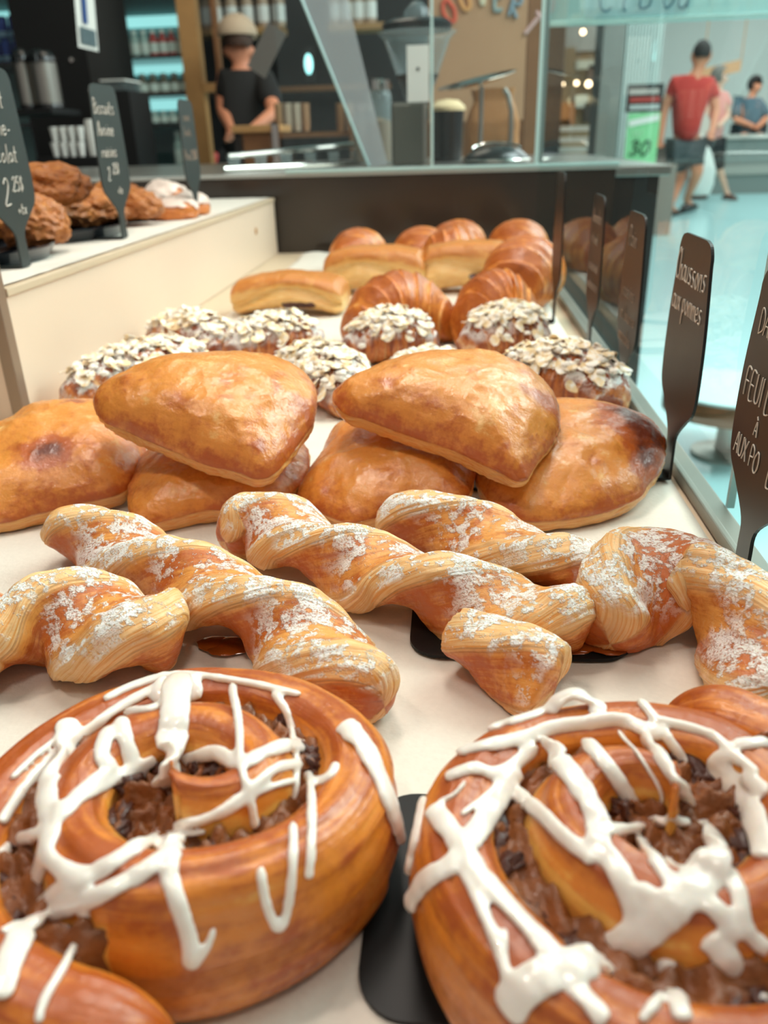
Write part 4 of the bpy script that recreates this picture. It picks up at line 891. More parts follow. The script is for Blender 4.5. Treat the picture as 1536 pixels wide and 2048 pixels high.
MB().lathe([(0, 0), (.034, 0), (.030, .02), (.014, .036), (0, .04)], (gx, Yg, zt+.022), 24).build('lid_dome', M['thin_glass'], gr, True)
a, b = pb(814, 90, 858, 204, 2.12, .002); nc = MB().box(a, b).build('price_card', M['white']); tag(nc, 'plain white upright card with a tiny dark mark, in front of the grinder', 'card')
for k in (0,): 
    mk = MB().lathe([(0, 0), (.004, 0), (.004, .0006), (0, .0006)], (sum((a[0], b[0]))/2, a[1]-.0007, (a[2]+b[2])/2+.01), 12, (0, -1, 0)).build('printed_mark', M['dark']); l = mk.location.copy(); mk.parent = nc; mk.location = l-nc.location
cs = MB(); cs.tube([(nc.location.x+.014, 2.122, CT), (nc.location.x+.014, 2.122, a[2])], .0035, 8); cs.lathe([(0, 0), (.022, 0), (.022, .003), (0, .004)], (nc.location.x+.014, 2.122, CT), 20); c_ = cs.build('card_stand', M['steel']); l = c_.location.copy(); c_.parent = nc; c_.location = l-nc.location
# glass jars
for k, (x, y0, y1, w, lb) in enumerate([(758, 155, 232, 26, 'small glass jar with a chrome lid left of the grinder'), (728, 205, 300, 22, 'pale frosted jar behind the slanted bracket')]):
    Y = 2.45; p = atY(x, y1, Y); q = atY(x, y0, Y); r = w*depth(p)/F; H_ = q.z-CT
    j = empty('glass_jar', (p.x, Y, CT), lb, 'jar', 'glass jars by the grinder')
    MB().lathe([(0, 0), (r, 0), (r, H_*.78), (r*.8, H_*.86), (r*.76, H_*.86), (r*.94, H_*.77), (r*.94, .004), (0, .004)], (p.x, Y, CT), 28).build('jar_body', M['thin_glass'], j, True)
    MB().lathe([(0, H_*.86), (r*.85, H_*.86), (r*.85, H_*.97), (r*.3, H_), (0, H_)], (p.x, Y, CT), 28).build('jar_lid', M['steel_bright'], j, True)
    MB().lathe([(0, .006), (r*.9, .006), (r*.9, H_*.5), (0, H_*.55)], (p.x, Y, CT), 20).build('contents', flat('tan_contents', '#9a7a58', .7), j, True)
# kitchen scale: tilted oval steel dish on a stand
Ys = 2.05; c0 = atY(955, 168, Ys); k_ = depth(c0)/F
kd = empty('steel_dish_stand', (c0.x, Ys, CT), 'tilted shiny oval steel dish on a thin post, above the paper bag', 'dish')
mb = MB(); mb.lathe([(0, -.004), (.05, 0), (.088, .007), (.090, .009), (.086, .009), (.05, .0035), (0, .001)], (0, 0, 0), 48)
for v in mb.bm.verts: v.co = c0+Matrix.Rotation(math.radians(-11), 3, 'Y')@Matrix.Rotation(math.radians(8), 3, 'X')@Vector((v.co.x, v.co.y*.62, v.co.z))
mb.build('oval_dish', M['steel_bright'], kd, True)
MB().tube([(c0.x+.01, Ys+.02, c0.z-.004), (c0.x+.01, Ys+.02, CT+.004)], .005, 10).lathe([(0, 0), (.05, 0), (.05, .006), (0, .008)], (c0.x+.01, Ys+.02, CT), 28).build('stand_post', M['steel'], kd)
# kraft paper bag with folded top
Yb = 2.30; p = atY(985, 250, Yb); kb = depth(p)/F
bag = empty('paper_bag', (p.x, Yb, CT), 'crumpled brown kraft paper bag standing on the steel counter', 'paper bag')
nu, nv = 30, 48; V = []; w = 52*kb; zt_ = atY(985, 178, Yb).z
for i in range(nu):
    u = i/(nu-1); z = CT+(zt_-CT)*u; pin = 1-.42*max(0, (u-.55)/.45)**1.2+.25*max(0, (u-.85)/.15)
    for j in range(nv):
        t = 2*PI*j/nv; ca, sa = math.cos(t), math.sin(t); x = w*pin*math.copysign(abs(ca)**.5, ca); y = w*.55*pin*math.copysign(abs(sa)**.5, sa)
        d = .010*noise.noise(Vector((x*40, y*40, z*30)))
        V.append((p.x+x*(1+d*6), Yb+y*(1+d*6), z+(.006*noise.noise(Vector((x*60, y*60, 3))) if i == nu-1 else 0)))
Fc = grid_faces(nu, nv)+[tuple(range(nv))[::-1]]
link('bag_body', mesh_np('bag_body', V, Fc, True), flat('kraft_paper', '#a87445', .75, bump=.5, bs=60, var=.18, vs=30), bag)
MB().tube([atY(1008, 178, 2.22)+Vector((0, 0, -.0)), atY(1016, 190, 2.22), atY(1022, 220, 2.22), atY(1022, 255, 2.22), Vector((atY(1020, 285, 2.22).x, 2.22, CT))], .006, 8).build('metal_handle', M['steel'], bag, True)
cp = empty('black_canister', (atY(895, 250, 2.5).x, 2.5, CT), 'black canister with a cream round lid, left of the paper bag', 'canister')
p = atY(895, 250, 2.5); zc = atY(895, 222, 2.5).z
MB().lathe([(0, 0), (.040, 0), (.046, zc-CT), (0, zc-CT)], (p.x, 2.5, CT), 32).build('canister_body', M['blackpl'], cp, True)
MB().lathe([(0, 0), (.049, 0), (.049, .010), (.03, .026), (0, .030)], (p.x, 2.5, zc), 32).build('lid', flat('cream_lid', '#e2c79a', .5), cp, True)
# round black lidded pan with steel rim
Yp = 1.93; p = atY(992, 318, Yp); kp = depth(p)/F
pn = empty('lidded_pan', (p.x, Yp, CT), 'low black domed pan with a shining steel rim, on the right of the steel counter', 'pan')
r = 66*kp; MB().lathe([(0, 0), (r*.9, 0), (r, .012), (r*.97, .020), (r*.7, .036), (r*.3, .043), (0, .045)], (p.x, Yp, CT), 48).build('domed_body', M['blackpl'], pn, True)
MB().tube([(p.x+r*1.0*math.cos(t), Yp+r*1.0*math.sin(t), CT+.014) for t in [2*PI*i/48 for i in range(49)]], .0035, 8).build('steel_rim', M['steel_bright'], pn, True)
MB().tube([(p.x+r*.72*math.cos(t), Yp-r*.55*0+r*.3*math.sin(t), CT+.036+.012*math.sin(t)) for t in [PI*i/14 for i in range(15)]], .003, 8).build('wire_handle', M['steel_bright'], pn, True)
# kraft board with coloured letters
Yk = 3.6
kbd = empty('letter_board', (atY(960, 120, Yk).x, Yk, .1), 'brown kraft board with arched coloured letters spelling OUVERT', 'sign board')
a, b = pb(858, -30, 1052, 242, Yk, .02); MB().box(a, b).build('board', M['kraft'], kbd)
for ch, x, y, rot, colr in (('O', 897, 50, .5, '#d8583e'), ('U', 925, 24, .38, '#d89a5c'), ('V', 955, 13, .12, '#cfc4a6'), ('E', 986, 17, -.1, '#8ea09c'), ('R', 1015, 29, -.3, '#7d8f98'), ('T', 1043, 58, -.75, '#c9a09a')):
    o_ = atY(x, y, Yk-.004); hh = .078
    ex = Vector((math.cos(rot), 0, math.sin(rot))); ey = Vector((-math.sin(rot), 0, math.cos(rot)))
    lettering('letter', ch, o_, ex, ey, hh, .0075, flat('paper_letter_'+ch, colr, .7), kbd, slant=0)
a, b = pb(1052, -30, 1092, 330, 3.75, .04); tag(MB().box((a[0], a[1], CT-.2), b).build('wooden_post', M['woodd']), 'dark brown wooden post at the right end of the kraft board', 'post')
a, b = pb(700, 238, 1080, 330, 3.9, .3); tag(MB().box((a[0], a[1], FZ), b).build('wooden_cabinet', M['woodd']), 'low brown wooden cabinet behind the steel counter', 'cabinet')
# metal trays rack (espresso accessories)
tr = empty('steel_rack', (atY(600, 320, 2.2).x, 2.2, CT), 'long low steel rack with a shining top bar and short glass posts', 'rack')
pA = atY(455, 305, 2.15); pB = atY(722, 285, 2.45)
MB().tube([(pA.x, 2.15, CT+.034), (pB.x, 2.50, CT+.052)], .007, 8).build('top_bar', M['steel_bright'], tr, True)
MB().tube([(pA.x, 2.10, CT+.006), (pB.x, 2.35, CT+.006)], .006, 8).build('bottom_bar', M['steel_bright'], tr, True)
for k in range(6):
    f = .05+k*.18; x = pA.x+(pB.x-pA.x)*f; y = 2.13+.33*f
    MB().lathe([(0, 0), (.014, 0), (.016, .034), (.014, .036), (.012, .004), (0, .004)], (x, y, CT), 16).build('short_glass', M['thin_glass'], tr, True)
wt = empty('serving_tray', (atY(500, 265, 2.7).x, 2.7, CT), 'wooden serving tray with a steel corner, raised behind the steel rack', 'tray')
a, b = pb(462, 250, 556, 262, 2.7, .22); MB().box((a[0], a[1], a[2]-.004), (b[0], b[1], b[2]), .003).build('tray_top', M['wood'], wt)
MB().box((b[0]-.02, a[1]-.004, CT), (b[0], a[1]+.02, b[2])).build('steel_corner', M['steel_bright'], wt); MB().box((a[0], a[1]+.03, CT), (a[0]+.02, a[1]+.2, a[2]-.004)).build('tray_leg', M['dark'], wt)
MB().box((a[0]+.03, a[1]+.02, CT), (b[0]-.03, a[1]+.03, a[2]-.005)).build('front_board', M['woodd'], wt)
# takeaway cup stacks
for k, x in enumerate((560, 578, 596, 613, 682, 700)):
    Y = 4.0; p = atY(x, 262, Y); q = atY(x, 207, Y); r = 8.2*depth(p)/F
    c_ = MB(); H_ = q.z-p.z
    for t in range(5): c_.lathe([(r*.78, H_*t*.16), (r, H_*(t*.16+.34)), (r*1.06, H_*(t*.16+.36)), (r*1.0, H_*(t*.16+.37)), (r*.74, H_*(t*.16+.02))], (p.x, Y, p.z), 20)
    tag(c_.build('cup_stack', flat('brown_cups_%d' % k, ['#b08a64', '#c9b49c', '#d2bfa8', '#b98d68', '#9c7450', '#b59a80'][k], .6), None, True), ['brown', 'pale', 'pale cream', 'reddish brown', 'dark tan', 'greyish tan'][k]+' paper cup stack, '+['leftmost', 'second', 'third', 'fourth', 'second-last', 'rightmost'][k]+' in the row behind the steel rack', 'cup stack', 'paper cup stacks')
a, b = pb(545, 262, 715, 268, 3.95, .2); tag(MB().box((a[0], a[1], a[2]-.012), (b[0], b[1], p.z-.0005)).build('cup_shelf', M['woodd']), 'narrow dark wooden shelf under the paper cup stacks', 'shelf')
# ---- left: airpots, cups, drink fridges, hanging sign
Y = 3.6
blk = empty('black_machine', (atY(150, 250, 4.2).x, 4.2, FZ), 'tall matte black cabinet column behind the airpots', 'cabinet')
a, b = pb(52, -60, 185, 420, 4.2, .6); MB().box((a[0], a[1], FZ), (b[0], b[1], b[2]+.4)).build('cabinet_body', M['black'], blk)
for kx in (0,): MB().lathe([(0, 0), (.012, 0), (.010, .010), (0, .012)], atY(144, 120, 4.2)+Vector((0, 0, 0)), 16, (0, -1, 0)).build('chrome_knob', M['steel_bright'], blk, True)
shz = atY(90, 214, Y).z-.01
ash = MB().box((atY(-10, 214, Y).x, Y-.14, shz-.02), (atY(132, 214, Y).x, Y+.14, shz)).build('airpot_shelf', M['black']); tag(ash, 'black shelf carrying the steel airpots', 'shelf')
for k, (x, w, lb) in enumerate(((57, 17, 'steel airpot half hidden behind the nearest slate sign'), (98, 26, 'brushed steel airpot with black pump lid, right one on the black shelf'))):
    p = atY(x, 200, Y); r = w*depth(p)/F; zt_ = atY(x, 125, Y).z; H_ = zt_-shz
    ap = empty('airpot', (p.x, Y, shz), lb, 'airpot', 'steel airpots')
    MB().lathe([(0, 0), (r*1.03, 0), (r*1.03, H_*.1), (r, H_*.12)], (p.x, Y, shz), 32).build('base_ring', M['blackpl'], ap, True)
    MB().lathe([(r, H_*.12), (r, H_), (0, H_)], (p.x, Y, shz), 32).build('steel_body', M['steel'], ap, True)
    MB().lathe([(r*1.04, H_), (r*1.04, H_*1.12), (r*.8, H_*1.22), (r*.3, H_*1.3), (0, H_*1.3)], (p.x, Y, shz), 32).build('pump_lid', M['blackpl'], ap, True)
    MB().tube([(p.x+r*.3, Y-r, shz+H_*1.15), (p.x+r*.3, Y-r*1.6, shz+H_*1.15), (p.x+r*.3, Y-r*1.7, shz+H_*.95)], r*.13, 8).build('spout', M['blackpl'], ap, True)
Yc = 3.3; cz = atY(150, 313, Yc).z
tag(MB().box((atY(95, 313, Yc).x, Yc-.10, FZ), (atY(215, 313, Yc).x, Yc+.12, cz-.0005)).build('cup_ledge', M['black']), 'black ledge under the white cups', 'shelf')
kcup = 0
for row, (y0, n, xs) in enumerate(((0, 4, 114), (1, 4, 117))):
    for i in range(n):
        p = atY(xs+i*17, 313, Yc); r = 8.6*depth(p)/F; H_ = (atY(xs, 283, Yc).z-cz)
        zz = cz+row*H_*.98
        mb = MB().lathe([(0, 0), (r*.62, 0), (r*.98, H_*.9), (r, H_*.95), (r*.9, H_*.9), (r*.55, H_*.08), (0, H_*.06)], (p.x, Yc, zz), 20)
        o = mb.build('white_cup', M['white'], None, True); o.location.z = zz
        tag(o, 'white cup, '+['first', 'second', 'third', 'fourth'][i]+' from the left in the '+['lower', 'upper'][row]+' row on the black ledge', 'cup', 'white cups in two rows')
p = atY(183, 313, Yc+.02); H_ = atY(183, 238, Yc).z-cz; o = MB().lathe([(0, 0), (.028, 0), (.030, H_*.9), (.026, H_), (0, H_)], (p.x+.02, Yc+.03, cz), 24).build('napkin_holder', M['white'], None, True); tag(o, 'tall white cylinder holder at the right end of the white cups', 'holder')
if False: o = MB().lathe([(0, 0), (.034, 0), (.048, .15), (.046, .15), (.033, .004), (0, .004)], (p.x, 3.0, CT), 28).build('tinted_tumbler', glass('brown_tinted_glass', (.35, .27, .2), 1.4, haze=.15, hazec=(.3, .24, .18)), None, True); tag(o, 'brown tinted tall tumbler under the white cups', 'tumbler')
# hanging paper sign (slanted in depth)
hs = empty('hanging_notice', (atY(172, 50, 2.9).x, 2.9, .6), 'white hanging notice with blue writing at the top left', 'notice')
q0, q1, q2, q3 = atY(146, -40, 2.8), atY(157, 94, 2.8), atY(196, 103, 3.05), atY(184, -40, 3.05)
mb = MB(); v = [mb.bm.verts.new(x) for x in (q0, q1, q2, q3)]; v2 = [mb.bm.verts.new(x+Vector((0, .004, 0))) for x in (q0, q1, q2, q3)]
mb.bm.faces.new(v); mb.bm.faces.new(v2[::-1])
for k in range(4): mb.bm.faces.new((v[k], v2[k], v2[(k+1) % 4], v[(k+1) % 4]))
mb.build('notice_sheet', M['white'], hs)
dx_ = (q2-q1).normalized(); dz_ = (q0-q1).normalized()
blue = flat('blue_print', '#2b4c86', .6)
mb = MB(); c_ = q1.lerp(q2, .40)+dz_*.112+Vector((.004, -.002, 0)); mb.obox(c_, dx_*.030, Vector((0, .0008, 0)), dz_*.042); mb.build('blue_bar', blue, hs)
mb = MB(); c_ = q1.lerp(q2, .5)+dz_*.034+Vector((.004, -.002, 0)); mb.obox(c_, dx_*.10, Vector((0, .0008, 0)), dz_*.024); mb.build('photo_strip', flat('slate_blue_print', '#56666a', .7, var=.5, bs=60, vs=60), hs)
cyan = lin('#bff4f0')
def lamp_mat(name, hexc, e):
    m = flat(name, hexc, .5); b_ = m.node_tree.nodes['Principled BSDF']; b_.inputs['Emission Color'].default_value = lin(hexc); b_.inputs['Emission Strength'].default_value = e; return m
M['led'] = lamp_mat('fridge_led', '#a8ecec', 1.0)
M['fridge_in'] = flat('fridge_lining', '#8fb4b4', .4, var=.15, bs=5)
def fridge(x0, x1, y0, Y, dep, leds, shelves, label, name='drinks_fridge'):
    a, b = pb(x0, y0, x1, 400, Y, dep); fr = empty(name, ((a[0]+b[0])/2, Y+dep/2, FZ), label, 'fridge', 'glass-door fridges')
    X0, X1, Z1 = a[0], b[0], b[2]
    mb = MB(); t = .05
    mb.box((X0, Y, FZ), (X0+t, Y+dep, Z1)); mb.box((X1-t, Y, FZ), (X1, Y+dep, Z1)); mb.box((X0+t, Y, Z1-t), (X1-t, Y+dep, Z1)); mb.box((X0+t, Y, FZ), (X1-t, Y+dep, FZ+.12)); mb.build('case_frame', M['blackpl'], fr)
    MB().box((X0+t, Y+dep-.03, FZ+.12), (X1-t, Y+dep, Z1-t)).build('back_lining', M['fridge_in'], fr)
    for y in leds:
        z = atY((x0+x1)/2, y, Y+dep).z; MB().box((X0+t+.03, Y+dep-.07, z-.035), (X1-t-.03, Y+dep-.032, z+.035), .01).build('light_tube', M['led'], fr)
    zs = []
    for y in shelves:
        z = atY((x0+x1)/2, y, Y+.1).z; zs.append(z); MB().box((X0+t, Y+.07, z-.02), (X1-t, Y+dep-.07, z)).build('shelf', M['blackpl'], fr)
    MB().box((X0+t, Y+.004, FZ+.12), (X1-t, Y+.010, Z1-t)).build('glass_door', M['glass'], fr)
    return X0+t, X1-t, zs
fx0, fx1, zs = fridge(185, 388, -60, 6.0, .62, (46, 140, 212), (112, 188, 247, 338), 'black fridge with cyan lit shelves of red and white bottles')
bot = {}
def bottle(kind, x, Y, z, r, H_, col, cap, label, group):
    key = kind
    if key not in bot:
        root = empty(kind, (x, Y, z), label, kind.split('_')[-1], group)
        MB().lathe([(0, 0), (r, 0), (r, H_*.55), (r*.98, H_*.62), (r*.55, H_*.76), (r*.52, H_*.86), (0, H_*.86)], (x, Y, z), 18).build('body', col, root, True)
        MB().lathe([(r*1.015, H_*.12), (r*1.015, H_*.5)], (x, Y, z), 18).build('label_band', M['white'], root, True)
        MB().lathe([(r*.6, H_*.86), (r*.6, H_), (0, H_)], (x, Y, z), 18).build('cap', cap, root, True)
        bot[key] = root; return root
    r_ = dup(bot[key]); r_.location = (x, Y, z); r_['label'] = label; r_['group'] = group; return r_
red = flat('red_drink', '#c8453e', .3); pal = flat('pale_drink', '#b9c7c0', .3)
ord_ = ['first', 'second', 'third', 'fourth', 'fifth', 'sixth', 'seventh', 'eighth', 'ninth']
for i in range(9):
    x = fx0+(fx1-fx0)*(.07+.107*i); kd_ = 'red_bottle' if i in (5, 6, 7) else 'white_bottle'
    bottle(kd_, x, 6.14, zs[0], .031, .155, red if kd_[0] == 'r' else pal, M['white'], '%s bottle, %s from the left on the top fridge shelf' % (kd_.split('_')[0], ord_[i]), 'bottles on the top fridge shelf')
M['jar_brown'] = flat('brown_preserve', '#6c5a48', .4)
for i in range(5):
    x = fx0+(fx1-fx0)*(.42+.125*i); bottle('preserve_jar', x, 6.14, zs[1], .036, .125, M['jar_brown'], M['steel'], 'lidded brown jar, %s from the left on the middle fridge shelf' % ord_[i], 'jars on the middle fridge shelf')
for i in range(7):
    x = fx0+(fx1-fx0)*(.30+.105*i); bottle('yogurt_pot', x, 6.14, zs[2], .033, .075, pal, M['white'], 'small pale pot, %s from the left on the third fridge shelf' % ord_[i], 'pots on the third fridge shelf')
cx = fx0+(fx1-fx0)*.72; o = bottle('water_bottle', cx, 6.2, zs[3], .04, .24, pal, M['white'], 'clear pale bottle standing alone in the lowest fridge compartment', 'drinks in the lowest compartment')
for i in range(3):
    q = MB().ball((cx+.08+.085*i, 6.2, zs[3]+.052), .036, (1, 1, 1.4), 3, .25, 30, i); tag(q.build('fruit_pack', red, None, True), 'red fruit pack, %s one beside the lone bottle at the fridge bottom' % ('left', 'middle', 'right')[i], 'pack', 'red fruit packs in the fridge')
fx0, fx1, zs = fridge(-180, 62, -60, 5.2, .62, (42,), (128, 250), 'black fridge with blue cans at the far left edge', 'can_fridge')
bl = flat('blue_can', '#2c4fae', .25, metal=.3)
for j in range(2):
    for i in range(7):
        Xc = fx1-.06-.075*i; zz = zs[0]+j*.125
        key = 'blue_can'
        if key not in bot:
            root = empty('blue_can', (Xc, 5.36, zz), 'x', 'can', 'g'); MB().lathe([(0, 0), (.026, 0), (.033, .01), (.033, .108), (.027, .12), (0, .12)], (Xc, 5.36, zz), 18).build('body', bl, root, True); MB().lathe([(.0335, .012), (.0335, .04)], (Xc, 5.36, zz), 18).build('pale_band', flat('pale_band', '#a8c4e0', .3), root, True); bot[key] = root; r_ = root
        else: r_ = dup(bot[key]); r_.location = (Xc, 5.36, zz)
        r_['label'] = 'blue can, %s from the right in the %s row of the left fridge' % (ord_[i], ('lower', 'upper')[j]); r_['group'] = 'blue cans in the left fridge'
a, b = pb(203, 162, 250, 182, 3.9, .2); cz2 = a[2]
cb = empty('clear_tub', ((a[0]+b[0])/2, 4.0, a[2]), 'clear shallow plastic tub above the second slate sign', 'tub'); MB().box(a, b, .006).build('tub_body', M['thin_glass'], cb); MB().box((a[0]-.004, a[1]-.004, b[2]), (b[0]+.004, b[1]+.004, b[2]+.006)).build('tub_lid', M['white'], cb)
tag(MB().box((a[0]-.05, a[1]-.02, CT-.8), (b[0]+.02, b[1]+.04, a[2]-.0005)).build('black_stand', M['black']), 'black stand beneath the clear tub', 'stand')
# wooden frame post with crossbar
wp = empty('timber_stand', (atY(395, 100, 4.9).x, 4.9, FZ), 'light wooden post with a short crossbar beside the barista', 'frame')
a, b = pb(366, -60, 402, 330, 4.9, .08); MB().box((a[0], a[1], FZ), b).build('post', M['wood'], wp)
a, b = pb(400, 166, 434, 184, 4.9, .06); MB().box(a, b).build('crossbar', M['wood'], wp); a, b = pb(425, -60, 434, 184, 4.9, .05); MB().box(a, b).build('inner_post', M['woodd'], wp)
# wall shelves with bottles
for (x0, x1, y, n, lb) in ((415, 562, 54, 5, 'left'), (655, 768, 46, 4, 'right')):
    a, b = pb(x0, y, x1, y+13, 6.6, .25); sh = MB().box(a, b).build('wall_shelf', M['wood']); tag(sh, 'light wooden wall shelf with glass bottles, '+('above the barista\'s cap' if lb == 'left' else 'behind the slanted bracket'), 'shelf')
    for i in range(n):
        x = a[0]+(b[0]-a[0])*(.10+.215*i)
        bottle('syrup_bottle', x, 6.68, b[2], .046, .27, flat('amber_bottle', '#b79a80', .25) if 'syrup_bottle' not in bot else None, M['black'], 'squat syrup bottle, %s from the left on the %s wall shelf' % (ord_[i], lb), 'syrup bottles on the %s wall shelf' % lb)
a, b = pb(430, 172, 780, 182, 6.9, .15); tag(MB().box(a, b).build('wall_rail', M['woodd']), 'thin dark wooden rail along the cafe wall behind the barista', 'rail')
# solid grey slanted strip and cord standing in for a sign's reflection
g0, g1 = atY(555, 55, 3.2), atY(512, 145, 3.2); d = (g1-g0).normalized(); sdv = Vector((-d.z, 0, d.x)); mb = MB(); mb.obox((g0+g1)/2, d*((g1-g0).length/2), Vector((0, .003, 0)), sdv*.036)
gp = mb.build('reflection_strip', flat('reflection_grey', '#6b645d', .6)); tag(gp, 'slanted dark grey card hanging beside the barista\'s neck', 'card')
st_ = MB(); st_.tube([g0, g0+Vector((0.02, .0, .9))], .003, 6).build('hanging_cord', M['dark'], None); f = [x for x in COL.objects if x.name.startswith('hanging_cord')][-1]; l = f.location.copy(); f.parent = gp; f.location = l-gp.location
# lamps seen in the dark cafe
for (x, y, Y, r, lb) in ((617, 128, 6.0, .030, 'small cyan-white lamp in the dark cafe, left of the bracket'),):
    p = atY(x, y, Y); lm = empty('wall_lamp', p, lb, 'lamp'); MB().ball(p, r, (.9, .7, 2.0), 3).build('bulb', lamp_mat('cyan_bulb', '#a8f2ee', 2.2), lm, True); MB().box((p.x-.03, Y+.02, p.z-.1), (p.x+.03, Y+.06, p.z+.1)).build('bracket', M['black'], lm)
# ------------------------------------------------------------------ people
M['skin'] = flat('skin', '#d58a68', .5, var=.06, bs=30); M['hair'] = flat('dark_hair', '#2a2422', .7, bump=.6, bs=120)
def skin(name, J, E, mat, parent, sub=2, root=None):
    keys = list(J); me = bpy.data.meshes.new(name); me.from_pydata([tuple(J[k][0]) for k in keys], [(keys.index(a), keys.index(b)) for a, b in E], [])
    o = bpy.data.objects.new(name, me); COL.objects.link(o); md = o.modifiers.new('s', 'SKIN'); md.use_smooth_shade = True
    for i, k in enumerate(keys):
        r = J[k][1]; me.skin_vertices[0].data[i].radius = r if isinstance(r, tuple) else (r, r)
        if k == (root or keys[0]): me.skin_vertices[0].data[i].use_root = True
    ss = o.modifiers.new('u', 'SUBSURF'); ss.levels = sub; ss.render_levels = sub
    dg = bpy.context.evaluated_depsgraph_get(); dg.update(); m2 = bpy.data.meshes.new_from_object(o.evaluated_get(dg)); bpy.data.objects.remove(o)
    m2.name = name; m2.polygons.foreach_set('use_smooth', [True]*len(m2.polygons)); return link(name, m2, mat, parent)
def head_mesh(c, r, face, parent, hairmat, hair='short', skinmat=None):
    """separate hair volume and facial features on the continuous body"""
    c = Vector(c); f = Vector(face).normalized(); s = f.cross(Vector((0, 0, 1))).normalized(); up = Vector((0, 0, 1))
    mb = MB(); mb.ball((0, 0, 0), 1, (1, 1, 1), 4); lim = -.15 if hair == 'short' else -1.2
    for v in list(mb.bm.verts):
        d = v.co.copy()
        k = 1.0+.05*noise.noise(d*6)
        v.co = c+(s*d.x*.80+f*(d.y*.98-.10)+up*(d.z*1.02+.10))*r*1.10*k
    bmesh.ops.delete(mb.bm, geom=[v for v in mb.bm.verts if (v.co-c).dot(f) > r*.45 and (v.co-c).z < r*.62 or (v.co-c).z < lim*r and (v.co-c).dot(f) > -r*.2 or (v.co-c).z < lim*r-r*.3], context='VERTS')
    mb.build('hair', hairmat, parent, True)
    for sg in (-1, 1):
        MB().ball(c+s*sg*r*.33+f*r*.86+up*r*.08, r*.10, (1, 1, 1), 2).build('eye', M['black'], parent, True)
def person(name, label, px, Y, face, cloth, extra=None, dys=None):
    """px: joint -> (x, y, radius_px, dY)"""
    J = {}
    for k, (x, y, r, dy) in px.items():
        p = atY(x, y, Y+dy); s = depth(p)/F; J[k] = (p, (r[0]*s, r[1]*s) if isinstance(r, tuple) else r*s)
    b = J[[k for k in J if k.startswith('foot')][0]][0] if any(k.startswith('foot') for k in J) else J['pelvis'][0]
    root = empty(name, (J['pelvis'][0].x, Y, b.z if 'foot_l' in J else FZ), label, 'person', 'people in the background'); return root, J
def add_hand(J, E, wr, el, s, nm_, curl=.6):
    w = J[wr][0]; d = (w-J[el][0]).normalized(); a = d.cross(Vector((0, 1, 0))).normalized(); n = d.cross(a)
    pm = w+d*.045*s; J[nm_+'palm'] = (pm, (.020*s, .030*s)); E.append((wr, nm_+'palm'))
    for k, (off, ln) in enumerate(((-.030, .060), (-.010, .072), (.010, .068), (.028, .052))):
        p1 = pm+a*off*s+d*.045*s; p2 = p1+(d+n*curl).normalized()*ln*.5*s; p3 = p2+(d+n*curl*2).normalized()*ln*.5*s
        for i, (p, r) in enumerate(((p1, .010), (p2, .009), (p3, .007))):
            J['%sf%d%d' % (nm_, k, i)] = (p, r*s); E.append((('%sf%d%d' % (nm_, k, i-1)) if i else nm_+'palm', '%sf%d%d' % (nm_, k, i)))
    t1 = w+a*-.035*s+d*.03*s; t2 = t1+(d-a*.8).normalized()*.035*s
    J[nm_+'t0'] = (t1, .011*s); J[nm_+'t1'] = (t2, .008*s); E += [(nm_+'palm', nm_+'t0'), (nm_+'t0', nm_+'t1')]
def sub(J, ks, scale, **mod):
    return {k: (J[k][0], tuple(v*scale for v in J[k][1]) if isinstance(J[k][1], tuple) else J[k][1]*scale) for k in ks}
# man in red
px = {'pelvis': (1372, 288, (30, 20), 0), 'waist': (1372, 250, (29, 20), 0), 'chest': (1378, 195, (36, 23), 0), 'neck0': (1390, 152, (16, 13), 0), 'neck': (1398, 136, 10, 0), 'head0': (1402, 120, (16, 18), 0), 'head1': (1404, 96, (18, 20), 0),
 'sh_l': (1348, 166, 13, 0), 'el_l': (1328, 222, 9, .02), 'wr_l': (1322, 272, 6, -.08), 'sh_r': (1420, 168, 13, 0), 'el_r': (1432, 222, 9, -.05), 'wr_r': (1424, 262, 6, -.22),
 'hip_l': (1358, 300, 17, 0), 'kn_l': (1362, 352, 12, .10), 'an_l': (1340, 412, 6.5, -.15), 'foot_l': (1352, 428, 6, .02), 'hip_r': (1388, 300, 17, 0), 'kn_r': (1396, 345, 12, -.12), 'an_r': (1372, 400, 6.5, .25), 'foot_r': (1384, 414, 6, .42)}
root, J = person('person', 'person in a red t-shirt and dark shorts walking away with a bag', px, 9.9, (.3, 1, 0), None)
E = [('pelvis', 'waist'), ('waist', 'chest'), ('chest', 'neck0'), ('neck0', 'neck'), ('neck', 'head0'), ('head0', 'head1'), ('chest', 'sh_l'), ('sh_l', 'el_l'), ('el_l', 'wr_l'), ('chest', 'sh_r'), ('sh_r', 'el_r'), ('el_r', 'wr_r'), ('pelvis', 'hip_l'), ('hip_l', 'kn_l'), ('kn_l', 'an_l'), ('an_l', 'foot_l'), ('pelvis', 'hip_r'), ('hip_r', 'kn_r'), ('kn_r', 'an_r'), ('an_r', 'foot_r')]
J2 = dict(J); E2 = list(E); add_hand(J2, E2, 'wr_l', 'el_l', 1, 'l'); add_hand(J2, E2, 'wr_r', 'el_r', 1, 'r'); J2['nose'] = (J['head0'][0]+Vector((.03, .12, .01)), .014); E2.append(('head0', 'nose'))
for sg, nme in ((-1, 'ear_l'), (1, 'ear_r')): J2[nme] = (J['head0'][0]+Vector((sg*.098, 0, .02)), .014); E2.append(('head0', nme))
skin('body', J2, E2, M['skin'], root)
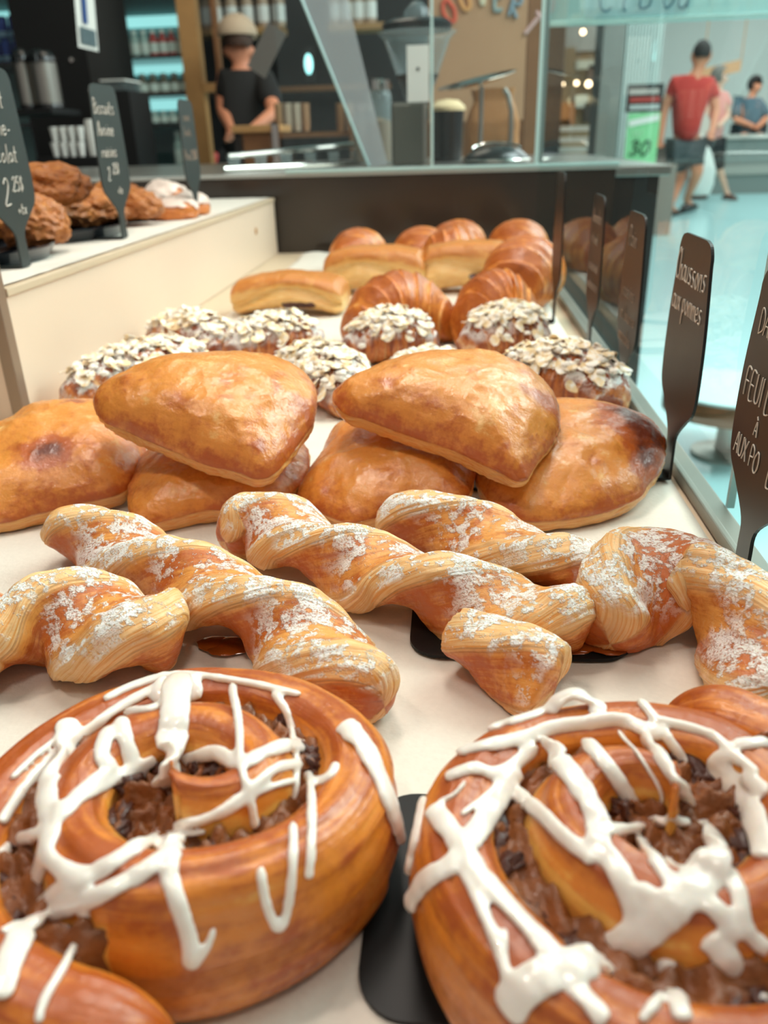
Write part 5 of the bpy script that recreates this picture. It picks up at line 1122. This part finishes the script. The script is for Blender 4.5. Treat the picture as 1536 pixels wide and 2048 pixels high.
def clothes(J, root, topc, botc, sleeve=.62, leg=.85, top=1.24):
    T = sub(J, ['pelvis', 'waist', 'chest', 'neck0', 'sh_l', 'sh_r'], top); 
    for s_ in 'lr': T['sl_'+s_] = (J['sh_'+s_][0].lerp(J['el_'+s_][0], sleeve), (J['el_'+s_][1] if not isinstance(J['el_'+s_][1], tuple) else J['el_'+s_][1][0])*1.75)
    T['waist'] = (T['waist'][0], tuple(v*1.12 for v in T['waist'][1])); T['pelvis'] = (T['pelvis'][0], tuple(v*.98 for v in T['pelvis'][1]))
    skin('shirt', T, [('pelvis', 'waist'), ('waist', 'chest'), ('chest', 'neck0'), ('chest', 'sh_l'), ('chest', 'sh_r'), ('sh_l', 'sl_l'), ('sh_r', 'sl_r')], topc, root)
    if botc:
        B_ = sub(J, ['pelvis', 'hip_l', 'hip_r'], 1.22); B_['pelvis'] = (B_['pelvis'][0]-Vector((0, 0, .05)), B_['pelvis'][1])
        for s_ in 'lr': B_['k_'+s_] = (J['hip_'+s_][0].lerp(J['kn_'+s_][0], leg), J['kn_'+s_][1]*1.35)
        skin('shorts', B_, [('pelvis', 'hip_l'), ('pelvis', 'hip_r'), ('hip_l', 'k_l'), ('hip_r', 'k_r')], botc, root)
def shoes(J, root, mat):
    for s_ in 'lr':
        a = J['an_'+s_][0]; f = J['foot_'+s_][0]; z = f.z; mb = MB(); d = Vector((f.x-a.x, f.y-a.y, 0)); d = d.normalized() if d.length > .01 else Vector((0, -1, 0))
        mb.tube([Vector((a.x, a.y, z-.02))-d*.07, Vector((a.x, a.y, z)), Vector((f.x, f.y, z))+d*.02, Vector((f.x, f.y, z-.01))+d*.14], [.035, .055, .05, .03], 12); mb.build('shoe', mat, root, True)
clothes(J, root, flat('red_cotton', '#b8342c', .8, bump=.3, bs=40), flat('charcoal_cotton', '#3e4648', .8)); shoes(J, root, M['blackpl'])
head_mesh(J['head0'][0]+Vector((0, 0, .06)), .105, (.3, 1, 0), root, M['hair'])
# woman in pink, walking to the right; a reflection built as a solid figure
px = {'pelvis': (1428, 285, (17, 13), 0), 'waist': (1430, 255, (16, 12), 0), 'chest': (1434, 215, (20, 14), 0), 'neck0': (1438, 184, (10, 8), 0), 'neck': (1438, 174, 6, 0), 'head0': (1438, 163, (10, 12), 0), 'head1': (1438, 146, (12, 14), 0),
 'sh_l': (1418, 192, 8, 0), 'el_l': (1412, 230, 6, -.05), 'wr_l': (1404, 268, 4, -.2), 'sh_r': (1453, 192, 8, 0), 'el_r': (1456, 232, 6, -.05), 'wr_r': (1440, 250, 4, -.3),
 'hip_l': (1420, 292, 10, 0), 'kn_l': (1400, 332, 7.5, -.05), 'an_l': (1388, 380, 4.5, .1), 'foot_l': (1394, 392, 4.5, .1), 'hip_r': (1436, 292, 10, 0), 'kn_r': (1440, 342, 7.5, .05), 'an_r': (1454, 386, 4.5, .05), 'foot_r': (1462, 396, 4.5, -.08)}
root, J = person('person', 'person in a pale pink top and black leggings carrying a white plastic bag, a reflection built solid', px, 12.0, (1, -.3, 0), None)
J2 = dict(J); E2 = list(E); add_hand(J2, E2, 'wr_l', 'el_l', .9, 'l'); add_hand(J2, E2, 'wr_r', 'el_r', .9, 'r'); J2['nose'] = (J['head0'][0]+Vector((.11, -.03, .02)), .012); E2.append(('head0', 'nose'))
skin('body', J2, E2, flat('pale_skin', '#d9ab92', .5), root); clothes(J, root, flat('pink_cotton', '#e0958c', .8), flat('black_leggings', '#171a1c', .7), sleeve=.6, leg=.98); shoes(J, root, flat('brown_shoe', '#5a4038', .6))
head_mesh(J['head0'][0]+Vector((0, 0, .07)), .098, (1, -.3, 0), root, flat('grey_brown_hair', '#6b655e', .7, bump=.5, bs=90), 'long')
pbg = empty('plastic_bag', (atY(1402, 390, 10.9).x, 10.9, .0), 'white thin plastic bag hanging in front of the walking pair', 'bag')
nu, nv = 26, 30; V = []; p0 = atY(1402, 390, 10.9); p1 = atY(1408, 290, 10.9); k_ = depth(p0)/F
for i in range(nu):
    u = i/(nu-1); r = k_*(34*math.sin(min(1, u*1.0+.25)*PI*.5)*(1-u)**.55+3)
    for j in range(nv):
        t = 2*PI*j/nv; q = p0.lerp(p1, u); rr = r*(1+.10*noise.noise(Vector((t*2, u*5, 1)))); V.append((q.x+math.cos(t)*rr, q.y+math.sin(t)*rr*.5, q.z))
link('bag_body', mesh_np('b', V, grid_faces(nu, nv)+[tuple(range(nv))[::-1]], True), flat('white_plastic', '#d9dcd6', .35, bump=.5, bs=25), pbg)
MB().tube([p1, atY(1404, 272, 11.4), atY(1404, 268, 11.75)], .008, 6).build('bag_handle', M['white'], pbg)
q = atY(1390, 250, 11.75); mb = MB(); mb.obox(q, Vector((.14, 0, .11)), Vector((0, .006, 0)), Vector((-.10, 0, .13))); tag(mb.build('paper_packet', flat('beige_packet', '#cdbfb3', .6)), 'beige square packet held low between the walking pair', 'packet')
# seated person in denim
px = {'pelvis': (1500, 266, (24, 18), 0), 'waist': (1498, 250, (22, 17), 0), 'chest': (1494, 222, (26, 19), 0), 'neck0': (1502, 196, (10, 8), 0), 'neck': (1506, 188, 6, 0), 'head0': (1510, 178, (11, 12), 0), 'head1': (1511, 164, (12, 13), 0),
 'sh_l': (1476, 204, 9, 0), 'el_l': (1470, 240, 7, -.1), 'wr_l': (1500, 250, 5, -.3), 'sh_r': (1520, 206, 9, 0), 'el_r': (1532, 238, 7, -.1), 'wr_r': (1516, 254, 5, -.3),
 'hip_l': (1490, 272, 13, -.05), 'kn_l': (1486, 276, 11, -.45), 'an_l': (1488, 318, 6, -.5), 'foot_l': (1488, 326, 5, -.6), 'hip_r': (1512, 272, 13, -.05), 'kn_r': (1520, 276, 11, -.45), 'an_r': (1520, 318, 6, -.5), 'foot_r': (1520, 326, 5, -.6)}
root, J = person('person', 'person in a blue-grey denim jacket with dark hair seated at the right edge', px, 14.2, (.6, -1, 0), None)
J2 = dict(J); E2 = list(E); add_hand(J2, E2, 'wr_l', 'el_l', .9, 'l'); add_hand(J2, E2, 'wr_r', 'el_r', .9, 'r'); J2['nose'] = (J['head0'][0]+Vector((.05, -.10, .02)), .012); E2.append(('head0', 'nose'))
skin('body', J2, E2, M['skin'], root); clothes(J, root, flat('denim', '#4c6470', .8, bump=.4, bs=30, var=.4, vs=14), flat('dark_trousers', '#2c3236', .8), sleeve=.98, leg=.98, top=1.3)
head_mesh(J['head0'][0]+Vector((0, 0, .06)), .11, (.6, -1, 0), root, M['hair'], 'long')
# barista
px = {'pelvis': (492, 330, (46, 32), 0), 'waist': (490, 280, (42, 30), 0), 'chest': (492, 205, (50, 34), 0), 'neck0': (484, 145, (26, 20), 0), 'neck': (482, 124, 15, 0), 'head0': (478, 105, (22, 25), 0), 'head1': (475, 78, (24, 28), 0),
 'sh_l': (448, 160, 20, 0), 'el_l': (446, 222, 14, -.05), 'wr_l': (462, 258, 9, -.30), 'sh_r': (532, 162, 20, 0), 'el_r': (548, 225, 14, -.25), 'wr_r': (500, 262, 9, -.62),
 'hip_l': (475, 345, 24, 0), 'kn_l': (475, 440, 17, 0), 'an_l': (478, 530, 10, 0), 'foot_l': (475, 545, 9, -.1), 'hip_r': (515, 345, 24, 0), 'kn_r': (515, 440, 17, 0), 'an_r': (512, 530, 10, 0), 'foot_r': (515, 545, 9, -.1)}
Yb_ = 4.6
root, J = person('person', 'person in a beige cap and black t-shirt seen from behind at the counter', px, Yb_, (-.2, 1, 0), None)
zf = J['foot_l'][0].z
root.location.z = max(FZ, zf-.03)
J2 = dict(J); E2 = list(E); add_hand(J2, E2, 'wr_l', 'el_l', 1, 'l'); add_hand(J2, E2, 'wr_r', 'el_r', 1, 'r')
for sg, nme in ((-1, 'ear_l'), (1, 'ear_r')): J2[nme] = (J['head0'][0]+Vector((sg*.082, 0, .01)), .015); E2.append(('head0', nme))
J2['nose'] = (J['head0'][0]+Vector((-.02, .12, .01)), .014); E2.append(('head0', 'nose'))
skin('body', J2, E2, M['skin'], root); clothes(J, root, flat('black_cotton', '#1b1918', .85), flat('black_trousers', '#161616', .85), leg=.98, top=1.42, sleeve=.8); shoes(J, root, M['blackpl'])
hc = J['head0'][0]+Vector((0, 0, .055)); head_mesh(hc, .085, (-.2, 1, 0), root, flat('brown_hair', '#4a3226', .7))
mb = MB(); mb.ball((0, 0, 0), 1, (1, 1, 1), 4)
for v in mb.bm.verts: v.co = hc+Vector((v.co.x*.100, v.co.y*.115, max(v.co.z, -.05)*.095+.022))
mb.build('cap', flat('beige_cap', '#b79f86', .8, bump=.3, bs=60), root, True)
MB().box((hc.x-.06, hc.y+.08, hc.z+.018), (hc.x+.055, hc.y+.19, hc.z+.026), .003).build('cap_brim', flat('beige_brim', '#a8917a', .8), root)
# ------------------------------------------------------------------ mall side
ld = MB(); a, b = pb(1428, 272, 1620, 392, 13.0, .35); ld.box((a[0], a[1], FZ), b); a2, b2 = pb(1425, 268, 1622, 276, 12.95, .45); 
bn = empty('planter_bench', (b[0]-1, 13.1, FZ), 'long grey bench wall with a pale top behind the walking person', 'bench'); ld.build('bench_wall', flat('grey_green_stone', '#77807c', .6), bn); MB().box(a2, b2).build('bench_top', flat('pale_stone', '#b9b4ac', .5), bn)
MB().box((a[0], a[1]-.03, a[2]+.30), (b[0], a[1]-.001, a[2]+.42)).build('light_band', flat('pale_band_stone', '#9c9c94', .6), bn)
def pillar(x0, x1, Y, mat, matr, label, n):
    a, b = pb(x0, -60, x1, 300, Y, .4); r = empty('ribbed_pillar', ((a[0]+b[0])/2, Y, FZ), label, 'pillar', 'ribbed pillars'); MB().box((a[0], Y, FZ), (b[0], Y+.4, 2.74)).build('core', mat, r)
    for i in range(n):
        x = a[0]+(b[0]-a[0])*(i+.5)/n; MB().box((x-.008, Y-.03, FZ), (x+.008, Y-.0005, 2.7)).build('rib', matr, r)
pillar(1203, 1246, 7.6, flat('grey_pillar', '#8d8a84', .5), flat('grey_rib', '#a7a49d', .4), 'grey ribbed pillar left of the green poster', 8)
pillar(1248, 1322, 8.4, flat('pale_cyan_pillar', '#a9c9c4', .5), flat('white_rib', '#dbe4df', .4), 'pale cyan ribbed pillar behind the green poster', 12)
ps = empty('poster_stand', (atY(1285, 330, 7.0).x, 7.0, FZ), 'green poster with the number 30 under a black board, on a stand', 'poster')
a, b = pb(1252, 226, 1316, 332, 7.0, .01); MB().box(a, b).build('green_poster', flat('green_paper', '#8fd79a', .6), ps)
w_ = b[0]-a[0]; hgt = b[2]-a[2]
lettering('number', '30', (a[0]+w_*.10, 6.994, a[2]+hgt*.22), (1, 0, 0), (0, 0, 1), hgt*.26, .009, flat('dark_green_ink', '#2a5a3a', .7), ps, maxw=w_*.75, wide=1.5)
lettering('caption', 'TOUT', (a[0]+w_*.12, 6.994, a[2]+hgt*.56), (1, 0, 0), (0, 0, 1), hgt*.12, .003, flat('pale_green_ink', '#c8ecc8', .7), ps, maxw=w_*.8)
MB().obox((a[0]+w_/2, 6.994, a[2]+hgt*.86), Vector((w_*.46, 0, w_*.08)), Vector((0, .002, 0)), Vector((0, 0, hgt*.06))).build('white_stripe', M['white'], ps)
a3, b3 = pb(1254, 168, 1326, 224, 7.02, .03); MB().box(a3, b3).build('black_board', M['black'], ps)
for yy, c_, nme in ((183, '#cfc0b8', 'pale_row'), (199, '#b6362e', 'red_row'), (214, '#cfd0cc', 'lower_row')):
    q0, q1 = pb(1260, yy-5, 1320, yy+5, 7.0, .012); 
    for i in range(6):
        xx = q0[0]+(q1[0]-q0[0])*i/6
        if nme == 'red_row' and i: continue
        MB().box((xx, q0[1], q0[2]), (xx+(q1[0]-q0[0])*(.13 if nme != 'red_row' else 1), q1[1], q1[2])).build(nme, flat(nme+str(i), c_, .6), ps)
MB().box((a[0]+w_*.45, 7.045, FZ), (a[0]+w_*.55, 7.075, b3[2]-.1)).build('stand_leg', M['steel'], ps); MB().box((a[0], 6.95, FZ), (b[0], 7.2, FZ+.02)).build('stand_base', M['steel'], ps)
p = at(1252, 560, FZ); Yq = 4.6; p = atY(1255, 440, Yq); zt_ = atY(1255, 356, Yq).z; r = 15*depth(p)/F
bo = empty('bollard', (p.x, Yq, FZ), 'pale green-white round bollard just outside the glass', 'bollard'); MB().lathe([(0, FZ), (r, FZ), (r, zt_-.08), (r*.9, zt_-.075), (r*.9, zt_-.05), (r, zt_-.045), (r, zt_-.01), (r*.7, zt_), (0, zt_)], (p.x, Yq, 0), 32).build('post', flat('pale_green_paint', '#c4dccb', .5), bo, True)
MB().lathe([(r*1.03, zt_-.04), (r*1.08, zt_-.03), (r*1.03, zt_-.012)], (p.x, Yq, 0), 32).build('white_band', M['white'], bo, True)
a, b = pb(1276, 332, 1312, 424, 7.6, .25); tag(MB().box((a[0], a[1], FZ), b).build('brown_crate', M['wood']), 'brown wooden box on the floor below the green poster', 'box')
a, b = pb(1312, 330, 1350, 420, 7.9, .25); tag(MB().box((a[0], a[1], FZ), b).build('grey_crate', flat('grey_brown_box', '#8d837a', .6)), 'grey-brown box standing right of the brown wooden box', 'box')
# slatted screen across the hall
ss = empty('slat_screen', (6.5, 17, FZ), 'tall screen of white vertical slats across the mall hall', 'screen')
MB().box((atY(1222, 100, 17).x, 17.3, FZ), (11.5, 17.35, 2.6)).build('screen_back', flat('dusty_rose_grey_wall', '#a08d84', .8, var=.3, bs=3), ss)
for i in range(26):
    x = atY(1318+i*9.5, 100, 17).x; MB().box((x-.04, 16.9, -.0), (x+.04, 16.98, 2.6)).build('slat', flat('white_slat', '#dfe5e0', .4) if i == 0 else bpy.data.materials['white_slat'], ss)
for i in range(3):
    x = atY(1345+i*62, 100, 17).x; MB().box((x-.12, 17.2, -.0), (x+.12, 17.29, 2.6)).build('cyan_panel', flat('cyan_panel', '#9ccfc9', .4) if i == 0 else bpy.data.materials['cyan_panel'], ss)
lampm = lamp_mat('warm_bulb', '#ffd9b0', 9)
# warm shop across the hall
wsx0, wsx1 = atY(1088, 100, 14).x, atY(1206, 100, 14).x
wb = empty('shop_unit', ((wsx0+wsx1)/2, 14.2, FZ), 'warm tan shop front with shelves seen beyond the guard post', 'shop front')
MB().box((wsx0-.3, 14.3, FZ), (wsx1+.3, 14.4, 2.6)).build('tan_wall', flat('tan_shop_wall', '#b08f6c', .8, var=.25, bs=2.5), wb)
MB().box((wsx0, 14.22, 1.35), (wsx1+.2, 14.29, 2.3)).build('grey_upper_wall', flat('grey_upper_wall', '#a49a90', .7, var=.15, bs=3), wb)
for k, (x0, y0, x1, y1, c_) in enumerate(((1128, 95, 1150, 150, '#8a6a4a'), (1152, 120, 1190, 138, '#c2b49f'), (1176, 130, 1206, 170, '#6f4f3a'), (1098, 178, 1118, 205, '#9ac4dc'), (1110, 205, 1150, 250, '#b56a32'), (1150, 190, 1176, 215, '#b8b2a6'), (1168, 205, 1200, 245, '#43362c'), (1090, 240, 1140, 262, '#7c5636'))):
    a, b = pb(x0, y0, x1, y1, 14.05, .15); MB().box(a, b).build('wall_fitting', flat('fitting_%d' % k, c_, .6, var=.2, bs=8), wb)
for i, (x, y) in enumerate(((1101, 67), (1166, 64), (1098, 166), (1112, 166), (1126, 168), (1153, 166), (1177, 168), (1207, 170), (1223, 171))):
    p = atY(x, y, 12.6 if i > 1 else 13.3); r_ = empty('pendant_lamp', p, 'x', 'lamp', 'small warm lamps in the shop'); 
    r_['label'] = 'tiny warm pendant lamp, '+(['left one high', 'right one high'][i] if i < 2 else ord_[i-2]+' from the left in the low row')+' in the tan shop'
    MB().ball(p, [.028, .036, .026, .02, .02, .03, .042, .032, .028][i], (1, 1, 1), 2).build('bulb', lampm, r_, True); MB().tube([p+Vector((0, 0, .03)), Vector((p.x, p.y, 2.74))], .004, 5).build('cord', M['steel'], r_)
t_ = empty('display_table', (atY(1150, 280, 11.5).x, 11.8, FZ), 'stepped display table with three pale tiers in front of the tan shop', 'table')
for i, (y0, y1) in enumerate(((252, 262), (274, 284), (293, 303))):
    a, b = pb(1108, y0, 1198, y1, 11.5, .7)
    MB().box((a[0]+.0, a[1]-.3*i, a[2]), (b[0], b[1]-.3*i, b[2])).build('tier', flat('pale_bench_%d' % i, '#cfc4b8', .5), t_)
    for sx_ in (a[0]+.03, b[0]-.06): MB().box((sx_, a[1]-.3*i+.02, FZ), (sx_+.03, a[1]-.3*i+.05, a[2])).build('leg', M['dark'], t_)
# tan awning stripe and round stool outside
a, b = pb(1405, 128, 1480, 152, 15.5, .02); mb = MB(); mb.obox(((a[0]+b[0])/2, 15.5, (a[2]+b[2])/2), Vector(((b[0]-a[0])/2, 0, .06)), Vector((0, .02, 0)), Vector((0, 0, (b[2]-a[2])/2))); mb.tube([((a[0]+b[0])/2-.3, 15.5, b[2]-.05), ((a[0]+b[0])/2-.3, 15.5, 2.75)], .01, 5).tube([((a[0]+b[0])/2+.3, 15.5, b[2]-.05), ((a[0]+b[0])/2+.3, 15.5, 2.75)], .01, 5); tag(mb.build('tan_banner', flat('tan_banner', '#d9a77c', .7)), 'slanted tan banner hanging behind the walking pair', 'banner')
p = at(1470, 775, FZ+.2); sr = .19
so = empty('round_table', (p.x, p.y, FZ), 'low round table with brown wooden rim and pale top outside the glass', 'table')
MB().lathe([(0, .19), (sr, .19), (sr, .20), (0, .202)], (p.x, p.y, FZ), 48).build('pale_top', flat('pale_cyan_top', '#b9dcdc', .3), so, True); MB().lathe([(sr*.97, .135), (sr*1.01, .137), (sr*1.01, .192), (sr*.99, .194)], (p.x, p.y, FZ), 48).build('wooden_rim', M['woodd'], so, True)
MB().lathe([(0, 0), (sr*.5, 0), (sr*.5, .01), (.03, .02), (.03, .18), (sr*.6, .188), (0, .188)], (p.x, p.y, FZ), 24).build('pedestal', M['steel'], so, True)
